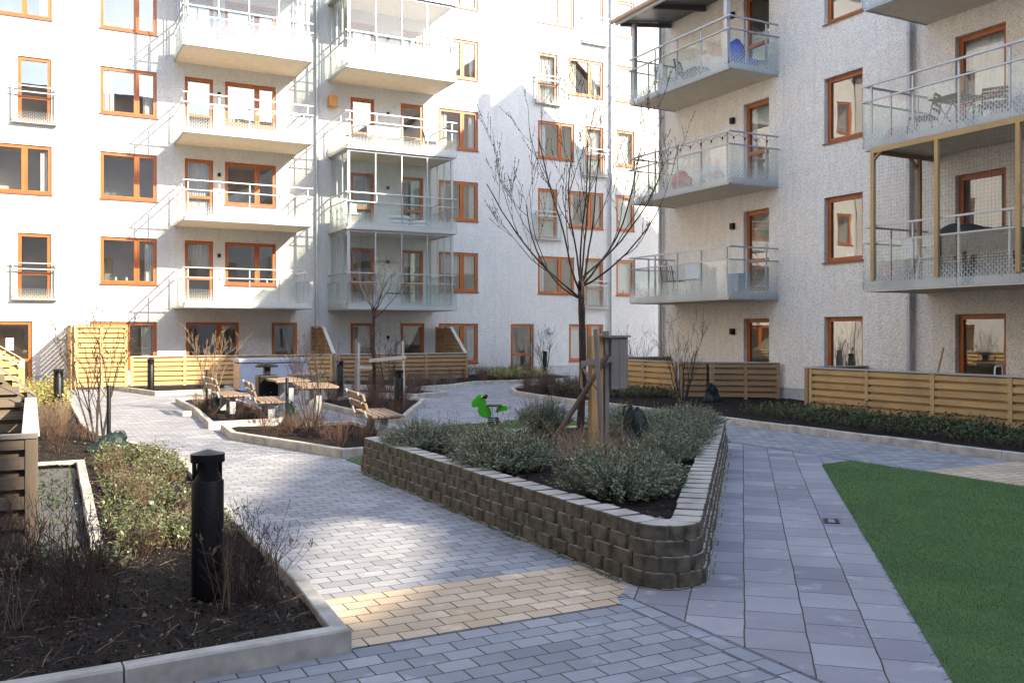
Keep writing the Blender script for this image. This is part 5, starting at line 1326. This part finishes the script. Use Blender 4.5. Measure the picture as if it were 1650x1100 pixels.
blob('blanket', 'red', 16.3, 20.7, zf(2), .3, .3, .62, 'reddish blanket on the balcony with string lights', 'blanket', 8)
blob('blanket', 'red', 6.0, 32.4, zf(4), .4, .2, .75, 'orange red blanket behind the top left glazing', 'blanket', 2)
blob('play_tent', 'blue', 16.3, 18.5, zf(3), .28, .28, .8, 'translucent looking blue tub on the top grey balcony', 'tub', 4)
blob('dark_cloth', 'dark', 16.2, 19.9, zf(3), .35, .4, .45, 'crumpled dark cloth on the top grey balcony', 'cloth', 6)
m = MB(); m.prism([(-.22, -.16), (.22, -.16), (.26, .16), (-.26, .16)], 0, .22); cr = tag(m.build('crate', M['blue'], bevel=.01), 'small blue crate beside the door of the top grey balcony', 'crate'); cr.location = (16.5, 18.2, zf(3) + .003)
m = MB(); m.prism([(-.2, -.25), (.2, -.25), (.2, .25), (-.2, .25)], 0, .5); cr = tag(m.build('planter_tub', M['bluegrey'], bevel=.02), 'grey tub on the lowest balcony of the grey block', 'tub'); cr.location = (16.4, 18.5, zf(1) + .003)
# covered grill set
bm = bmesh.new(); bmesh.ops.create_grid(bm, x_segments=40, y_segments=40, size=1)
for v in bm.verts:
    x, y = v.co.x, v.co.y; e = max(abs(x), abs(y)); top = .92 + .16 * math.exp(-((y - .55) / .25) ** 2) + .04 * noise.noise((x * 3, y * 3, 0))
    if e > .75: v.co = Vector((x / e * (.78 + .04 * math.sin(y * 17 + x * 11)) * .62, y / e * (.8 + .05 * math.sin(x * 15)) * 1.3, top - (e - .75) / .25 * (top - .03)))
    else: v.co = Vector((x * .62, y * 1.3, top))
me = bpy.data.meshes.new('furniture_cover'); bm.to_mesh(me); bm.free(); me.materials.append(M['blackmatt']); me.polygons.foreach_set('use_smooth', [True] * len(me.polygons))
o = bpy.data.objects.new('furniture_cover', me); COL.objects.link(o); o.location = (16.35, 11.1, zf(1)); tag(o, 'big black furniture cover on the balcony with the wooden frame', 'cover')
# string lights along the middle balcony rail
sg = tag(empty('string_lights', (0, 0, 0)), 'string of bulbs looped along the rail of the middle grey balcony', 'string lights')
zr = zf(2) + 1.08; pts = []; bulbs = []
line = [(15.52, 22.1), (15.52, 17.86), (17.0, 17.86)]
for (a, b_) in zip(line[:-1], line[1:]):
    n = 10 if a[1] != b_[1] else 4
    for i in range(n):
        for s_ in range(6):
            t = (i + s_ / 6) / n; sag = -.07 * math.sin(math.pi * s_ / 6); pts.append((a[0] + (b_[0] - a[0]) * t, a[1] + (b_[1] - a[1]) * t, zr + sag))
        t = (i + .5) / n; bulbs.append((a[0] + (b_[0] - a[0]) * t, a[1] + (b_[1] - a[1]) * t, zr - .075))
m = MB(); m.tube(pts, .006, 5); m.build('cable', M['blackmatt'], sg)
for p in bulbs:
    m = MB(); m.tube([(p[0], p[1], p[2]), (p[0], p[1], p[2] - .06)], .02, 8); hd = m.build('socket', M['blackmatt'], sg)
    m = MB(); m.lathe([(.012, -.061), (.03, -.09), (.026, -.12), (.005, -.13)], 10, p); m.build('bulb', M['balglass'], hd, smooth=True)
lt = tag(empty('lantern', (15.95, 21.7, zf(2) + .003)), 'small metal lantern at the left end of the string light balcony', 'lantern')
m = MB(); m.lathe([(.08, 0), (.08, .02), (.07, .021)], 8); m.lathe([(.07, .22), (.09, .23), (.04, .3), (.01, .32)], 8); m.build('frame', M['cast'], lt)
m = MB(); m.lathe([(.065, .022), (.065, .219)], 8); m.build('glass', M['balglass'], lt)
m = MB(); m.tube([(-.05, 0, .28), (-.05, 0, .4), (0, 0, .44), (.05, 0, .4), (.05, 0, .28)], .005, 5); m.build('handle', M['cast'], lt)
# bulb hanging at the weathered screen
hb = tag(empty('hanging_bulb', (-.08, 12.5, .92)), 'clear bulb hanging from the sloping weathered screen', 'bulb')
m = MB(); m.tube([(0, 0, .06), (0, 0, 0)], .02, 8); m.tube([(-.6, 0, .58), (-.25, 0, .2), (0, 0, .06)], .005, 5); m.build('socket', M['blackmatt'], hb)
m = MB(); m.lathe([(.014, -.001), (.035, -.04), (.03, -.08), (.005, -.095)], 12); m.build('glass', M['balglass'], hb, smooth=True)
# broom, drying rack, bicycle
m = MB(); m.tube([(16.6, 12.9, .1), (16.98, 12.82, 1.45)], .02, 8); br_ = tag(empty('broom', (0, 0, 0)), 'wooden broom leaning on the grey wall beside the drainpipe', 'broom'); m.build('handle', W3['pinez'], br_)
m = MB(); m.box(16.5, 16.66, 12.75, 13.05, .02, .1); m.build('head', M['straw'], br_)
rk = tag(empty('drying_rack', (16.2, 11.05, .01), .3), 'white folding rack behind the fence at the right edge', 'drying rack')
m = MB(); m.tube([(-.25, 0, 0), (-.22, 0, 1.05), (-.18, 0, 1.12), (.18, 0, 1.12), (.22, 0, 1.05), (.25, 0, 0)], .014, 8); m.build('frame', M['white'], rk, smooth=True)
m = MB()
for i in range(6): m.tube([(-.22, 0, .45 + i * .1), (.22, 0, .45 + i * .1)], .006, 5)
m.build('rungs', M['white'], rk)
bk = tag(empty('bicycle', (16.1, 23.3, .0), R(75)), 'dark bicycle parked behind the short pine fence, only handlebar showing', 'bicycle')
for x in (-.52, .52):
    m = MB(); m.tube([(x + .33 * math.cos(t), 0, .35 + .33 * math.sin(t)) for t in np.linspace(0, 6.283, 25)], .016, 6, False); m.build('wheel', M['blackmatt'], bk)
m = MB()
for a, b_ in (((-.52, 0, .35), (-.2, 0, .8)), ((-.2, 0, .8), (-.05, 0, .35)), ((-.05, 0, .35), (-.52, 0, .35)), ((-.05, 0, .35), (.38, 0, .82)), ((-.18, 0, .76), (.38, 0, .82)), ((.38, 0, 1.0), (.52, 0, .35)), ((-.05, 0, .35), (-.25, 0, .95))): m.tube([a, b_], .014, 6)
m.build('frame', M['blackmatt'], bk)
m = MB(); m.tube([(.2, -.27, 1.06), (.34, -.25, 1.12), (.36, 0, 1.04), (.34, .25, 1.12), (.2, .27, 1.06)], .014, 8); m.build('handlebar', M['pipe'], bk, smooth=True)
m = MB(); m.prism([(-.38, -.08), (-.1, -.02), (-.1, .02), (-.38, .08)], .95, 1.0); m.build('saddle', M['blackmatt'], bk, bevel=.01)
